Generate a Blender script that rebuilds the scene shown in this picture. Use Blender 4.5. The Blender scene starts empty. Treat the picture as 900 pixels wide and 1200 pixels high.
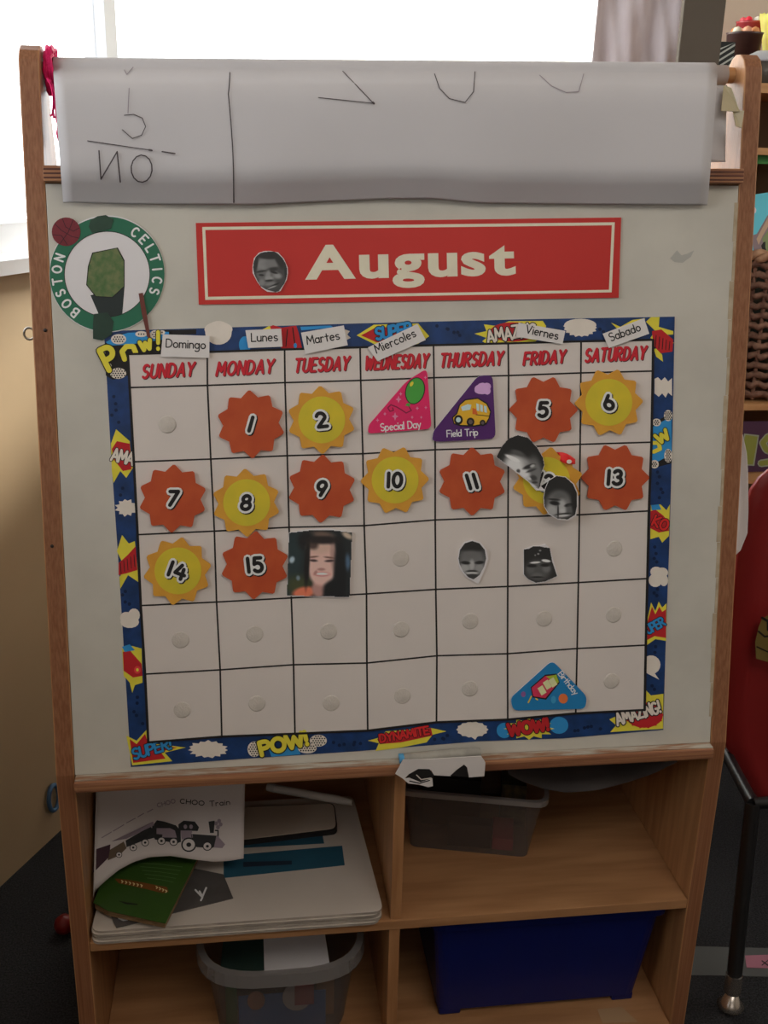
import bpy, bmesh, math, random
from mathutils import Matrix, Vector
random.seed(7)
SC = bpy.context.scene
COL = SC.collection
Z0 = 0.43                      # height of the easel's board foot above the floor

# ------------------------------------------------------------------ camera
CP = Vector((0.18088, -0.91777, 0.59036 + Z0))
YAW, PIT, ROL, PHI, FPX = 0.13586957, 0.33234968, 0.02363558, 0.17624974, 1214.12
_fw = Vector((math.sin(YAW)*math.cos(PIT), math.cos(YAW)*math.cos(PIT), -math.sin(PIT)))
_r0 = Vector((math.cos(YAW), -math.sin(YAW), 0)); _u0 = _r0.cross(_fw)
RT = math.cos(ROL)*_r0 + math.sin(ROL)*_u0
UP = -math.sin(ROL)*_r0 + math.cos(ROL)*_u0
cam = bpy.data.objects.new('camera', bpy.data.cameras.new('camera')); COL.objects.link(cam)
m3 = Matrix((RT, UP, -_fw)).transposed()
cam.matrix_world = Matrix.Translation(CP) @ m3.to_4x4()
cam.data.sensor_fit = 'VERTICAL'; cam.data.sensor_height = 36.0
cam.data.lens = 36.0*FPX/1200.0
cam.data.clip_start = 0.02
cam.data.dof.use_dof = False
SC.camera = cam

# ------------------------------------------------------------------ world, lamps, exposure
SC.view_settings.view_transform = 'Standard'; SC.view_settings.look = 'None'
SC.view_settings.gamma = 1.0; SC.view_settings.exposure = 0.0
SC.view_settings.use_curve_mapping = False
w = bpy.data.worlds.new('World'); SC.world = w; w.use_nodes = True
bg = w.node_tree.nodes['Background']; bg.inputs[0].default_value = (0.93, 0.97, 1.0, 1); bg.inputs[1].default_value = 4.6
SC.cycles.max_bounces = 8; SC.cycles.diffuse_bounces = 4; SC.cycles.transparent_max_bounces = 12
SC.cycles.sample_clamp_indirect = 4.0; SC.cycles.caustics_refractive = False; SC.cycles.caustics_reflective = False

def area(name, loc, target, sx, sy, power, col=(1, 1, 1), portal=False):
    l = bpy.data.lights.new(name, 'AREA'); l.shape = 'RECTANGLE'; l.size = sx; l.size_y = sy
    l.energy = power; l.color = col
    if portal: l.cycles.is_portal = True
    o = bpy.data.objects.new(name, l); COL.objects.link(o); o.location = loc
    d = Vector(target) - Vector(loc); o.rotation_euler = d.to_track_quat('-Z', 'Y').to_euler()
    o['kind'] = 'helper'
    return o
area('board_fill_above', (0.75, -1.35, 2.25), (0.30, 0.05, 0.70), 1.3, 0.8, 11, (1.0, 0.93, 0.84))  # unseen area light added overhead to light the front of the board
area('board_fill_behind', (0.2, -2.8, 1.55), (0.3, 0.0, 0.7), 1.5, 0.9, 3.5, (1.0, 0.92, 0.84))  # added fill from behind the camera; the front wall has no window
area('bookcase_fill_right', (2.45, 0.15, 1.5), (1.1, 1.0, 1.0), 1.0, 0.9, 10, (1.0, 0.95, 0.88))  # fill added to brighten the bookcase; no window in the right wall
sl = bpy.data.lights.new('sun', 'SUN'); sl.energy = 13.0; sl.angle = math.radians(9); sl.color = (1.0, 0.97, 0.86)  # low sun added to brighten the left wall, through the gap under the blind
so = bpy.data.objects.new('sun', sl); COL.objects.link(so); so.location = (1.5, 2.5, 2.5); so['kind'] = 'helper'
so.rotation_euler = Vector((-0.66, -0.72, -0.312)).to_track_quat('-Z', 'Y').to_euler()
area('window_portal_back', (0.55, 1.17, 1.47), (0.55, 0.0, 1.47), 0.75, 1.25, 1, portal=True)
area('window_portal_left', (-0.33, 0.10, 1.47), (0.56, -0.35, 1.47), 2.4, 1.25, 1, portal=True)

# ------------------------------------------------------------------ pixel rays
def ray(x, y): return _fw + RT*((x-450)/FPX) - UP*((y-600)/FPX)
def onplane(x, y, n, p):
    r = ray(x, y); n = Vector(n); return CP + r*((Vector(p)-CP).dot(n)/r.dot(n))
def at_y(x, y, Y): return onplane(x, y, (0, 1, 0), (0, Y, 0))
def at_z(x, y, Z): return onplane(x, y, (0, 0, 1), (0, 0, Z))

class Frame:
    """a real plane in the room; traced points are found on it"""
    def __init__(s, origin, X, Y):
        X = Vector(X).normalized(); Y = Vector(Y); Y = (Y - X*Y.dot(X)).normalized(); N = X.cross(Y)
        s.N = N; s.O = Vector(origin)
        s.M = Matrix.Translation(s.O) @ Matrix((X, Y, N)).transposed().to_4x4(); s.I = s.M.inverted()
    def at(s, x, y, w=0.0):
        return s.I @ onplane(x, y, s.N, s.O + s.N*w)
BOARD = Frame((0, 0, Z0), (1, 0, 0), (0, math.sin(PHI), math.cos(PHI)))
class Z:
    """reading aid: coordinates noted on an enlarged detail (origin x, y, enlargement)"""
    def __init__(s, x0, y0, k): s.a = (x0, y0, k)
    def __call__(s, *pts): return [(s.a[0]+p[0]/s.a[2], s.a[1]+p[1]/s.a[2]) for p in pts]

# ------------------------------------------------------------------ materials
def lin(c): c /= 255.0; return c/12.92 if c <= 0.04045 else ((c+0.055)/1.055)**2.4
def alb(r, g, b, k=0.45): return tuple(min(0.85, lin(v)/(k*1.45)) for v in (r, g, b))
MATS = {}
def mat(name, col, rough=0.6, spec=0.35, var=0.0, vscale=30.0, bump=0.0, bscale=200.0, metal=0.0, stretch=(1, 1, 1), col2=None, trans=0.0, coat=0.0):
    if name in MATS: return MATS[name]
    m = bpy.data.materials.new(name); m.use_nodes = True; nt = m.node_tree; b = nt.nodes['Principled BSDF']
    b.inputs['Base Color'].default_value = (*col, 1); b.inputs['Roughness'].default_value = rough
    b.inputs['Specular IOR Level'].default_value = spec; b.inputs['Metallic'].default_value = metal
    b.inputs['Transmission Weight'].default_value = trans; b.inputs['Coat Weight'].default_value = coat
    tc = nt.nodes.new('ShaderNodeTexCoord'); mp = nt.nodes.new('ShaderNodeMapping'); mp.inputs['Scale'].default_value = stretch
    nt.links.new(tc.outputs['Object'], mp.inputs[0])
    n = nt.nodes.new('ShaderNodeTexNoise'); n.inputs['Scale'].default_value = vscale; n.inputs['Detail'].default_value = 5
    nt.links.new(mp.outputs[0], n.inputs[0])
    if col2 is None: col2 = tuple(c*(1-var) for c in col)
    mx = nt.nodes.new('ShaderNodeMix'); mx.data_type = 'RGBA'
    mx.inputs['A'].default_value = (*col, 1); mx.inputs['B'].default_value = (*col2, 1)
    rp = nt.nodes.new('ShaderNodeMapRange'); rp.inputs[1].default_value = 0.35; rp.inputs[2].default_value = 0.65
    nt.links.new(n.outputs[0], rp.inputs[0]); nt.links.new(rp.outputs[0], mx.inputs['Factor'])
    nt.links.new(mx.outputs['Result'], b.inputs['Base Color'])
    if bump:
        n2 = nt.nodes.new('ShaderNodeTexNoise'); n2.inputs['Scale'].default_value = bscale
        nt.links.new(mp.outputs[0], n2.inputs[0])
        bp = nt.nodes.new('ShaderNodeBump'); bp.inputs['Strength'].default_value = bump; bp.inputs['Distance'].default_value = 0.002
        nt.links.new(n2.outputs[0], bp.inputs['Height']); nt.links.new(bp.outputs[0], b.inputs['Normal'])
    MATS[name] = m; return m
def ink(r, g, b, k=0.45, rough=0.5):
    return mat('ink_%d_%d_%d_%d' % (r, g, b, int(k*100)), alb(r, g, b, k), rough, 0.25, var=0.06, vscale=60)

WOOD = mat('plywood_face', (0.50, 0.25, 0.11), 0.42, 0.4, stretch=(14, 14, 1.2), vscale=7, col2=(0.37, 0.17, 0.07), bump=0.15, bscale=60)
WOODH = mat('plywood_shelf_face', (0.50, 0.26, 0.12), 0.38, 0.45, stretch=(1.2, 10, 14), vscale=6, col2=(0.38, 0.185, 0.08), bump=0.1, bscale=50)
PLY = mat('plywood_edge', (0.33, 0.145, 0.07), 0.5, 0.35, stretch=(60, 60, 1.0), vscale=9, col2=(0.24, 0.095, 0.043), bump=0.2, bscale=50)
PLYH = mat('plywood_edge_rail', (0.44, 0.21, 0.10), 0.5, 0.35, stretch=(1.0, 60, 90), vscale=6, col2=(0.25, 0.10, 0.052), bump=0.25, bscale=50)
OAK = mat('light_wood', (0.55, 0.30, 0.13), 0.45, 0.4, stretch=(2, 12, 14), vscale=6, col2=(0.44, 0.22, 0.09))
PAPER = mat('paper_white', (0.80, 0.77, 0.78), 0.75, 0.2, var=0.03, vscale=12)
SHEET = mat('paper_roll_white', (0.58, 0.56, 0.575), 0.8, 0.15, var=0.04, vscale=9, bump=0.15, bscale=18)
BOARDM = mat('painted_board', (0.63, 0.60, 0.53), 0.55, 0.3, var=0.10, vscale=14, bump=0.05, bscale=90)
WHITE = ink(205, 192, 180); CALP = mat('calendar_paper', (0.76, 0.69, 0.645), 0.5, 0.3, var=0.04, vscale=10)
BLACK = mat('print_black', (0.02, 0.018, 0.018), 0.5, 0.3, var=0.1)

# ------------------------------------------------------------------ mesh helpers
def link(name, me, parent=None, mats=(), matrix=None):
    for m in mats: me.materials.append(m)
    o = bpy.data.objects.new(name, me); COL.objects.link(o)
    if parent is not None: o.parent = parent
    if matrix is not None: o.matrix_world = matrix
    return o
def tag(o, label, cat, group=None, kind=None):
    if label: o['label'] = label
    if cat: o['category'] = cat
    if group: o['group'] = group
    if kind: o['kind'] = kind
    return o
def thing(name, label, cat, matrix=None, group=None):
    o = bpy.data.objects.new(name, None); COL.objects.link(o); o.empty_display_size = 0.02
    if matrix is not None: o.matrix_world = matrix
    return tag(o, label, cat, group)
T = Matrix.Translation
class MB:
    def __init__(s): s.v = []; s.f = []; s.m = []; s.mats = []; s.sm = []
    def mi(s, m):
        if m not in s.mats: s.mats.append(m)
        return s.mats.index(m)
    def add(s, vs, fs, m, smooth=False):
        b = len(s.v); s.v += [tuple(p) for p in vs]; k = s.mi(m)
        for f in fs: s.f.append([b+i for i in f]); s.m.append(k); s.sm.append(smooth)
    def box(s, a, b, m, taper=None):
        (x0, y0, z0), (x1, y1, z1) = a, b
        vs = [(x0,y0,z0),(x1,y0,z0),(x1,y1,z0),(x0,y1,z0),(x0,y0,z1),(x1,y0,z1),(x1,y1,z1),(x0,y1,z1)]
        s.add(vs, [(3,2,1,0),(4,5,6,7),(0,1,5,4),(1,2,6,5),(2,3,7,6),(3,0,4,7)], m)
    def prism(s, pts, lo, hi, m, mside=None, axis=2):
        """extrude a 2-D outline along an axis"""
        def P(p, h):
            return (p[0], p[1], h) if axis == 2 else ((h, p[0], p[1]) if axis == 0 else (p[0], h, p[1]))
        n = len(pts)
        s.add([P(p, lo) for p in pts], [tuple(range(n))[::-1]], m); s.add([P(p, hi) for p in pts], [tuple(range(n))], m)
        s.add([P(p, lo) for p in pts]+[P(p, hi) for p in pts], [(i, (i+1) % n, n+(i+1) % n, n+i) for i in range(n)], mside or m)
    def tube(s, path, r, m, n=8, closed=False, caps=True, smooth=True):
        path = [Vector(p) for p in path]; k = len(path); rings = []
        rr = r if isinstance(r, (list, tuple)) else [r]*k
        prev = None
        for i, p in enumerate(path):
            a = path[(i-1) % k] if (closed or i > 0) else p; b = path[(i+1) % k] if (closed or i < k-1) else p
            t = (b-a).normalized() if (b-a).length > 1e-9 else Vector((0, 0, 1))
            if prev is None:
                q = Vector((0, 0, 1)) if abs(t.z) < 0.9 else Vector((1, 0, 0)); e = t.cross(q).normalized()
            else:
                e = (prev - t*prev.dot(t)).normalized()
            prev = e; g = t.cross(e)
            rings.append([p + rr[i]*(math.cos(2*math.pi*j/n)*e + math.sin(2*math.pi*j/n)*g) for j in range(n)])
        vs = [q for ring in rings for q in ring]; fs = []
        for i in range(k if closed else k-1):
            for j in range(n):
                a = i*n+j; b = i*n+(j+1) % n; c = ((i+1) % k)*n+(j+1) % n; d = ((i+1) % k)*n+j
                fs.append((a, b, c, d))
        s.add(vs, fs, m, smooth)
        if caps and not closed:
            s.add(rings[0], [tuple(range(n))[::-1]], m); s.add(rings[-1], [tuple(range(n))], m)
    def lathe(s, prof, c, m, n=24, smooth=True):
        vs = [(c[0]+r*math.cos(2*math.pi*j/n), c[1]+r*math.sin(2*math.pi*j/n), c[2]+z) for r, z in prof for j in range(n)]
        fs = [(i*n+j, i*n+(j+1) % n, (i+1)*n+(j+1) % n, (i+1)*n+j) for i in range(len(prof)-1) for j in range(n)]
        s.add(vs, fs, m, smooth)
    def grid(s, fn, nu, nv, m, smooth=True, thick=None):
        vs = [fn(i/nu, j/nv) for j in range(nv+1) for i in range(nu+1)]
        fs = [(j*(nu+1)+i, j*(nu+1)+i+1, (j+1)*(nu+1)+i+1, (j+1)*(nu+1)+i) for j in range(nv) for i in range(nu)]
        s.add(vs, fs, m, smooth)
    def build(s, name, parent=None, matrix=None, solid=None, bevel=None, offset=0.0):
        me = bpy.data.meshes.new(name); me.from_pydata(s.v, [], s.f); me.update()
        for m in s.mats: me.materials.append(m)
        me.polygons.foreach_set('material_index', s.m); me.polygons.foreach_set('use_smooth', s.sm)
        if bevel:
            bm = bmesh.new(); bm.from_mesh(me); bmesh.ops.remove_doubles(bm, verts=bm.verts, dist=1e-6)
            es = [e for e in bm.edges if len(e.link_faces) == 2 and e.calc_face_angle(0) > 0.6]
            bmesh.ops.bevel(bm, geom=es, offset=bevel, segments=2, affect='EDGES', profile=0.6, clamp_overlap=True)
            bm.to_mesh(me); bm.free()
        o = link(name, me, parent, (), matrix)
        if solid:
            md = o.modifiers.new('s', 'SOLIDIFY'); md.thickness = solid; md.offset = offset
        return o

# stroke alphabet ---------------------------------------------------
def arc(cx, cy, rx, ry, a0, a1, n=8):
    return [(cx+rx*math.cos(math.radians(a0+(a1-a0)*i/n)), cy+ry*math.sin(math.radians(a0+(a1-a0)*i/n))) for i in range(n+1)]
GL = {
 'A': (.7, [[(0,0),(.35,1),(.7,0)],[(.13,.33),(.57,.33)]]), 'B': (.6, [[(0,0),(0,1),(.3,1)]+arc(.3,.76,.25,.24,90,-90)+[(0,.52)],[(.3,.52)]+arc(.3,.26,.3,.26,90,-90)+[(0,0)]]),
 'C': (.65, [arc(.35,.5,.35,.5,50,310,12)]), 'D': (.65, [[(0,0),(0,1),(.2,1)]+arc(.2,.5,.45,.5,90,-90,10)+[(0,0)]]),
 'E': (.55, [[(.55,1),(0,1),(0,0),(.55,0)],[(0,.5),(.45,.5)]]), 'F': (.55, [[(.55,1),(0,1),(0,0)],[(0,.5),(.45,.5)]]),
 'G': (.7, [arc(.35,.5,.35,.5,50,340,12)+[(.68,.45),(.4,.45)]]), 'H': (.6, [[(0,0),(0,1)],[(.6,0),(.6,1)],[(0,.5),(.6,.5)]]),
 'I': (.08, [[(.04,0),(.04,1)]]), 'K': (.6, [[(0,0),(0,1)],[(.55,1),(0,.45),(.6,0)]]), 'L': (.5, [[(0,1),(0,0),(.5,0)]]),
 'M': (.8, [[(0,0),(.08,1),(.4,.3),(.72,1),(.8,0)]]), 'N': (.62, [[(0,0),(0,1),(.62,0),(.62,1)]]), 'O': (.75, [arc(.375,.5,.375,.5,0,360,16)]),
 'P': (.55, [[(0,0),(0,1),(.27,1)]+arc(.27,.74,.27,.26,90,-90)+[(0,.48)]]), 'R': (.6, [[(0,0),(0,1),(.3,1)]+arc(.3,.76,.25,.24,90,-90)+[(0,.52)],[(.2,.52),(.6,0)]]),
 'S': (.55, [arc(.28,.75,.26,.25,40,270,9)+arc(.28,.25,.27,.25,90,-140,9)]), 'T': (.65, [[(0,1),(.65,1)],[(.325,1),(.325,0)]]),
 'U': (.62, [[(0,1),(0,.31)]+arc(.31,.31,.31,.31,180,360,8)+[(.62,1)]]), 'V': (.66, [[(0,1),(.33,0),(.66,1)]]), 'W': (.95, [[(0,1),(.22,0),(.475,.8),(.73,0),(.95,1)]]),
 'Y': (.66, [[(0,1),(.33,.5),(.66,1)],[(.33,.5),(.33,0)]]), 'X': (.6, [[(0,0),(.6,1)],[(0,1),(.6,0)]]), 'Z': (.6, [[(0,1),(.6,1),(0,0),(.6,0)]]), '!': (.1, [[(.05,1),(.05,.35)],[(.05,.04),(.05,.0)]]),
 'a': (.5, [arc(.24,.3,.24,.3,40,320,10),[(.47,.6),(.47,.1),(.52,0)]]), 'b': (.5, [[(0,1),(0,0)],arc(.24,.3,.24,.3,0,360,12)]), 'c': (.45, [arc(.25,.3,.25,.3,45,315,9)]),
 'd': (.5, [arc(.24,.3,.24,.3,0,360,12),[(.48,1),(.48,0)]]), 'e': (.5, [[(.02,.3),(.48,.34)]+arc(.25,.3,.24,.3,10,310,10)]), 'g': (.5, [arc(.24,.3,.24,.3,0,360,12),[(.48,.6),(.48,-.2)]+arc(.24,-.2,.24,.17,0,-150,6)]),
 'h': (.45, [[(0,1),(0,0)],arc(.22,.37,.22,.23,170,0,6)+[(.44,0)]]), 'i': (.06, [[(.03,.6),(.03,0)],[(.03,.86),(.03,.88)]]), 'l': (.06, [[(.03,1),(.03,0)]]),
 'm': (.74, [[(0,.6),(0,0)],arc(.185,.4,.185,.2,170,0,6)+[(.37,0)],arc(.555,.4,.185,.2,170,0,6)+[(.74,0)]]), 'n': (.45, [[(0,.6),(0,0)],arc(.22,.37,.22,.23,170,0,6)+[(.44,0)]]),
 'o': (.5, [arc(.25,.3,.25,.3,0,360,12)]), 'p': (.5, [[(0,.6),(0,-.35)],arc(.24,.3,.24,.3,0,360,12)]), 'r': (.35, [[(0,.6),(0,0)],arc(.2,.35,.2,.25,170,50,5)]),
 's': (.42, [arc(.22,.45,.19,.15,40,270,7)+arc(.22,.15,.2,.15,90,-140,7)]), 't': (.38, [[(.18,.9),(.18,0)],[(0,.6),(.38,.6)]]), 'u': (.45, [[(0,.6),(0,.22)]+arc(.22,.22,.22,.22,180,360,6)+[(.44,.6)],[(.44,.2),(.44,0)]]),
 'y': (.46, [[(0,.6),(.24,.05)],[(.46,.6),(.1,-.35)]]), ' ': (.3, []), "'": (.05, [[(.02,1),(.02,.85)]]),
 '0': (.6, [arc(.3,.5,.3,.5,0,360,14)]), '1': (.1, [[(.05,1),(.05,0)]]), '2': (.56, [arc(.28,.72,.27,.28,165,-20,9)+[(.0,0),(.58,0)]]),
 '3': (.56, [arc(.26,.75,.25,.25,150,-80,8),arc(.26,.26,.29,.26,85,-150,9)]), '4': (.62, [[(.28,1),(.0,.34),(.62,.34)],[(.46,.75),(.46,0)]]), '5': (.56, [[(.52,1),(.1,1),(.05,.55)]+arc(.26,.32,.29,.32,110,-140,9)]),
 '6': (.58, [[(.38,1),(.06,.45)],arc(.29,.3,.28,.3,0,360,14)]), '7': (.58, [[(0,1),(.56,1),(.2,0)]]), '8': (.56, [arc(.28,.76,.23,.24,0,360,12),arc(.28,.27,.28,.27,0,360,14)]), '9': (.58, [[(.56,.7),(.3,0)],arc(.28,.7,.27,.3,0,360,14)]),
}
_bf = {}
def block_polys(ch, bold):
    """letter faces of Blender's own built-in typeface as flat polygons"""
    k = (ch, bold)
    if k not in _bf:
        cu = bpy.data.curves.new('t', 'FONT'); cu.body = ch; cu.offset = bold; cu.resolution_u = 4
        o = bpy.data.objects.new('t', cu); me = bpy.data.meshes.new_from_object(o)
        _bf[k] = ([tuple(v.co[:2]) for v in me.vertices], [tuple(p.vertices) for p in me.polygons])
        bpy.data.objects.remove(o); bpy.data.curves.remove(cu); bpy.data.meshes.remove(me)
    return _bf[k]

class Print:
    """flat printing: traced shapes laid on a Frame in thin layers"""
    def __init__(s, frame, origin, w0=0.0, wf=None):
        s.n = 0; s.fr = frame; s.o = Vector(origin); s.w0 = w0; s.mb = MB(); s.wf = wf
    def P(s, p, L):
        w = s.w0 + L*0.00012 + (s.n % 50)*2e-6 + (s.wf(p[0], p[1]) if s.wf else 0)
        return s.fr.at(p[0], p[1], w) - s.o
    def poly(s, pts, m, L=1): s.n += 1; s.mb.add([s.P(p, L) for p in pts], [tuple(range(len(pts)))[::-1]], m); return s
    def ell(s, cx, cy, rx, ry, m, L=1, rot=0, n=20, a0=0, a1=360):
        c, q = math.cos(math.radians(rot)), math.sin(math.radians(rot)); pts = []
        for i in range(n + (a1-a0 != 360)):
            a = math.radians(a0+(a1-a0)*i/n); x, y = rx*math.cos(a), ry*math.sin(a); pts.append((cx+x*c-y*q, cy+x*q+y*c))
        return s.poly(pts, m, L)
    def ring(s, cx, cy, r0, r1, m, L=1, n=48):
        for i in range(n):
            a, b = 2*math.pi*i/n, 2*math.pi*(i+1)/n
            s.poly([(cx+r0*math.cos(a), cy+r0*math.sin(a)), (cx+r1*math.cos(a), cy+r1*math.sin(a)), (cx+r1*math.cos(b), cy+r1*math.sin(b)), (cx+r0*math.cos(b), cy+r0*math.sin(b))], m, L)
        return s
    def star(s, cx, cy, rx, ry, n, inner, m, L=1, rot=0, jit=0.0, seed=1):
        r = random.Random(seed); pts = []
        for i in range(2*n):
            k = (1 if i % 2 == 0 else inner)*(1+jit*(r.random()-.5)); a = math.radians(rot)+math.pi*i/n
            pts.append((cx+rx*k*math.cos(a), cy+ry*k*math.sin(a)))
        return s.poly(pts, m, L)
    def stroke(s, pts, wd, m, L=1):
        h = wd/2
        for (x0, y0), (x1, y1) in zip(pts, pts[1:]):
            d = math.hypot(x1-x0, y1-y0)
            if d < 1e-6: continue
            ux, uy = (x1-x0)/d, (y1-y0)/d; a0 = math.atan2(uy, ux)
            q = [(x1+h*math.cos(a0+t), y1+h*math.sin(a0+t)) for t in (-1.57, -.785, 0, .785, 1.57)] + \
                [(x0+h*math.cos(a0+t), y0+h*math.sin(a0+t)) for t in (1.57, 2.356, 3.1416, 3.927, 4.712)]
            s.poly(q, m, L)
        return s
    def text(s, body, p0, p1, h, wd, m, L=1, slant=0.0, outline=None, ow=0, block=None, gap=0.16, bounce=0):
        ux, uy = p1[0]-p0[0], p1[1]-p0[1]; W = math.hypot(ux, uy); ux /= W; uy /= W; vx, vy = uy, -ux
        if block is None:
            tot = sum(GL[c][0]+gap for c in body)-gap; k = (W)/tot; x = 0
            for i, c in enumerate(body):
                bo = bounce*(i % 2)
                for line in GL[c][1]:
                    q = [(p0[0]+ux*(x+a)*k+(vx+slant*ux)*(b*h+bo), p0[1]+uy*(x+a)*k+(vy+slant*uy)*(b*h+bo)) for a, b in line]
                    if outline: s.stroke(q, wd+ow, outline, L)
                    s.stroke(q, wd, m, L+1 if outline else L)
                x += GL[c][0]+gap
        else:
            cells = []; x = 0
            for c in body:
                v, f = block_polys(c, block); xs = [a for a, _ in v] or [0]
                cells.append((x-min(xs), v, f)); x += max(xs)-min(xs)+gap
            k = W/(x-gap); ch = 0.73
            for dx, v, f in cells:
                q = [(p0[0]+ux*(dx+a)*k+vx*(b/ch*h), p0[1]+uy*(dx+a)*k+vy*(b/ch*h)) for a, b in v]
                s.n += 1; s.mb.add([s.P(p, L) for p in q], [t[::-1] for t in f], m)
        return s
    def build(s, name, parent): return s.mb.build(name, parent)

def card(frame, pts, thick, w0, m, name, parent, o, edge=None, wf=None):
    mb = MB(); n = len(pts)
    lo = [frame.at(x, y, w0) - o for x, y in pts]; hi = [p+Vector((0, 0, thick)) for p in lo]
    if wf:
        for q, (x, y) in zip(lo, pts): q.z += wf(x, y)
        for q, (x, y) in zip(hi, pts): q.z += wf(x, y)
    mb.add(lo, [tuple(range(n))], m); mb.add(hi, [tuple(range(n))[::-1]], m)
    mb.add(lo+hi, [(i, n+i, n+(i+1) % n, (i+1) % n) for i in range(n)], edge or m)
    return mb.build(name, parent)
def boarditem(name, label, cat, x, y, w0, group=None, frame=BOARD):
    o = frame.at(x, y, w0); o.z = w0
    t = thing(name, label, cat, frame.M @ T(o), group)
    return t, o

# ================================================================== SETTING
def struct(o, label=None):
    o['kind'] = 'structure'
    if label: o['label'] = label
    return o
CARPET = mat('dark_carpet', (0.012, 0.012, 0.013), 0.95, 0.1, col2=(0.035, 0.035, 0.038), vscale=420, bump=0.8, bscale=500)
WALLM = mat('wall_cream_gloss', (0.40, 0.295, 0.18), 0.42, 0.5, var=0.08, vscale=4, bump=0.05, bscale=30)
WALLR = mat('wall_paint', (0.62, 0.53, 0.43), 0.8, 0.2, var=0.06, vscale=3)
WALLD = mat('far_paint', (0.36, 0.31, 0.26), 0.8, 0.2, var=0.06, vscale=3)
FRAMEM = mat('window_frame_white', (0.78, 0.80, 0.84), 0.5, 0.3, var=0.03)
b = MB(); b.box((-2.2, -3.0, -0.05), (2.6, 1.3, 0.0), CARPET); struct(b.build('floor'))
b = MB(); b.box((-2.2, -3.0, 2.4), (2.6, 1.3, 2.45), WALLD); struct(b.build('ceiling'))
b = MB(); b.box((-2.2, -3.05, 0), (2.6, -3.0, 2.4), WALLD); struct(b.build('wall_front'))
b = MB(); b.box((2.6, -3.05, 0), (2.65, 1.3, 2.4), WALLR); struct(b.build('wall_right'))
LD = Vector((0.453, 0.891, 0)); LN = Vector((0.891, -0.453, 0)); LP = Vector((-0.191, 0.389, 0))   # low wall on the left, its direction and its inner face
ML = Matrix((LD, -LN, Vector((0, 0, 1)))).transposed().to_4x4(); ML.translation = LP
SILL = 0.865
b = MB(); b.box((-3.9, 0, 0), (0.92, 0.10, SILL), WALLM); b.box((-3.9, 0, 2.12), (0.92, 0.10, 2.4), WALLR); b.box((-3.9, 0, SILL), (-2.0, .10, 2.12), WALLR)
struct(b.build('wall_left', None, ML))
w1 = thing('window_1', None, None, ML @ T((0, 0, 0))); w1['kind'] = 'structure'
GLASS = bpy.data.materials.new('pane_glass'); GLASS.use_nodes = True; nt = GLASS.node_tree; nt.nodes.clear()
o_ = nt.nodes.new('ShaderNodeOutputMaterial'); mx = nt.nodes.new('ShaderNodeMixShader'); tr = nt.nodes.new('ShaderNodeBsdfTransparent'); gl = nt.nodes.new('ShaderNodeBsdfGlossy')
gl.inputs['Roughness'].default_value = 0.02; mx.inputs[0].default_value = 0.04
nt.links.new(tr.outputs[0], mx.inputs[1]); nt.links.new(gl.outputs[0], mx.inputs[2]); nt.links.new(mx.outputs[0], o_.inputs[0])
b = MB(); b.box((-2.0, -0.03, SILL), (0.92, 0.10, SILL+0.018), FRAMEM); b.build('window_sill', w1)
b = MB(); b.box((-2.0, 0.05, SILL+0.018), (0.92, 0.09, SILL+0.055), FRAMEM); b.build('bottom_rail', w1)
b = MB(); b.box((-2.0, 0.05, 2.08), (0.92, 0.09, 2.12), FRAMEM); b.build('top_rail', w1)
for x in (-2.0, -0.75, 0.475):
    b = MB(); b.box((x, 0.05, SILL+0.055), (x+0.03, 0.09, 2.08), FRAMEM); b.build('mullion', w1)
for x0, x1 in ((-1.97, -0.75), (-0.72, 0.475), (0.505, 0.90)):
    b = MB(); b.box((x0, 0.068, SILL+0.055), (x1, 0.072, 2.08), GLASS); b.build('pane', w1)
# back wall with the large window and its blind
b = MB(); b.box((0.15, 1.2, 0), (2.6, 1.3, SILL), WALLR); b.box((0.15, 1.2, 2.12), (2.6, 1.3, 2.4), WALLR); b.box((0.97, 1.2, SILL), (2.6, 1.3, 2.12), WALLR)
struct(b.build('wall_back'))
w2 = thing('window_2', None, None, T((0, 0, 0))); w2['kind'] = 'structure'
for nme, a, c in (('window_sill', (0.22, 1.15, SILL), (0.97, 1.30, SILL+.018)), ('bottom_rail', (0.22, 1.24, SILL+.018), (0.97, 1.27, SILL+.055)), ('top_rail', (0.22, 1.24, 2.08), (0.97, 1.27, 2.12)),
                  ('side_frame', (0.945, 1.24, SILL+.055), (0.97, 1.27, 2.08))):
    b = MB(); b.box(a, c, FRAMEM); b.build(nme, w2)
b = MB(); b.box((0.225, 1.253, SILL+.055), (0.945, 1.257, 2.08), GLASS); b.build('pane', w2)
BL = bpy.data.materials.new('blind_cloth'); BL.use_nodes = True; nt = BL.node_tree; pb = nt.nodes['Principled BSDF']
pb.inputs['Base Color'].default_value = (0.9, 0.87, 0.74, 1); pb.inputs['Roughness'].default_value = 0.9
tl = nt.nodes.new('ShaderNodeBsdfTranslucent'); tl.inputs[0].default_value = (0.98, 0.95, 0.82, 1); mx = nt.nodes.new('ShaderNodeMixShader'); mx.inputs[0].default_value = 0.85
nt.links.new(pb.outputs[0], mx.inputs[1]); nt.links.new(tl.outputs[0], mx.inputs[2]); nt.links.new(mx.outputs[0], nt.nodes['Material Output'].inputs[0])
bt = thing('roller_blind', 'pale cream roller blind glowing in the big window behind the easel', 'blind', T((0.6, 1.225, 2.1)))
b = MB(); b.grid(lambda u, v: (-0.345+0.69*u, 0.0, -0.94+0.94*v), 2, 2, BL); b.build('blind_cloth', bt)
b = MB(); b.box((-0.345, -0.006, -.955), (0.345, 0.006, -.94), FRAMEM); b.build('bottom_bar', bt)
b = MB(); b.tube([(-0.345, 0, 0), (0.345, 0, 0)], 0.012, FRAMEM, 12); b.build('roller', bt)

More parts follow.
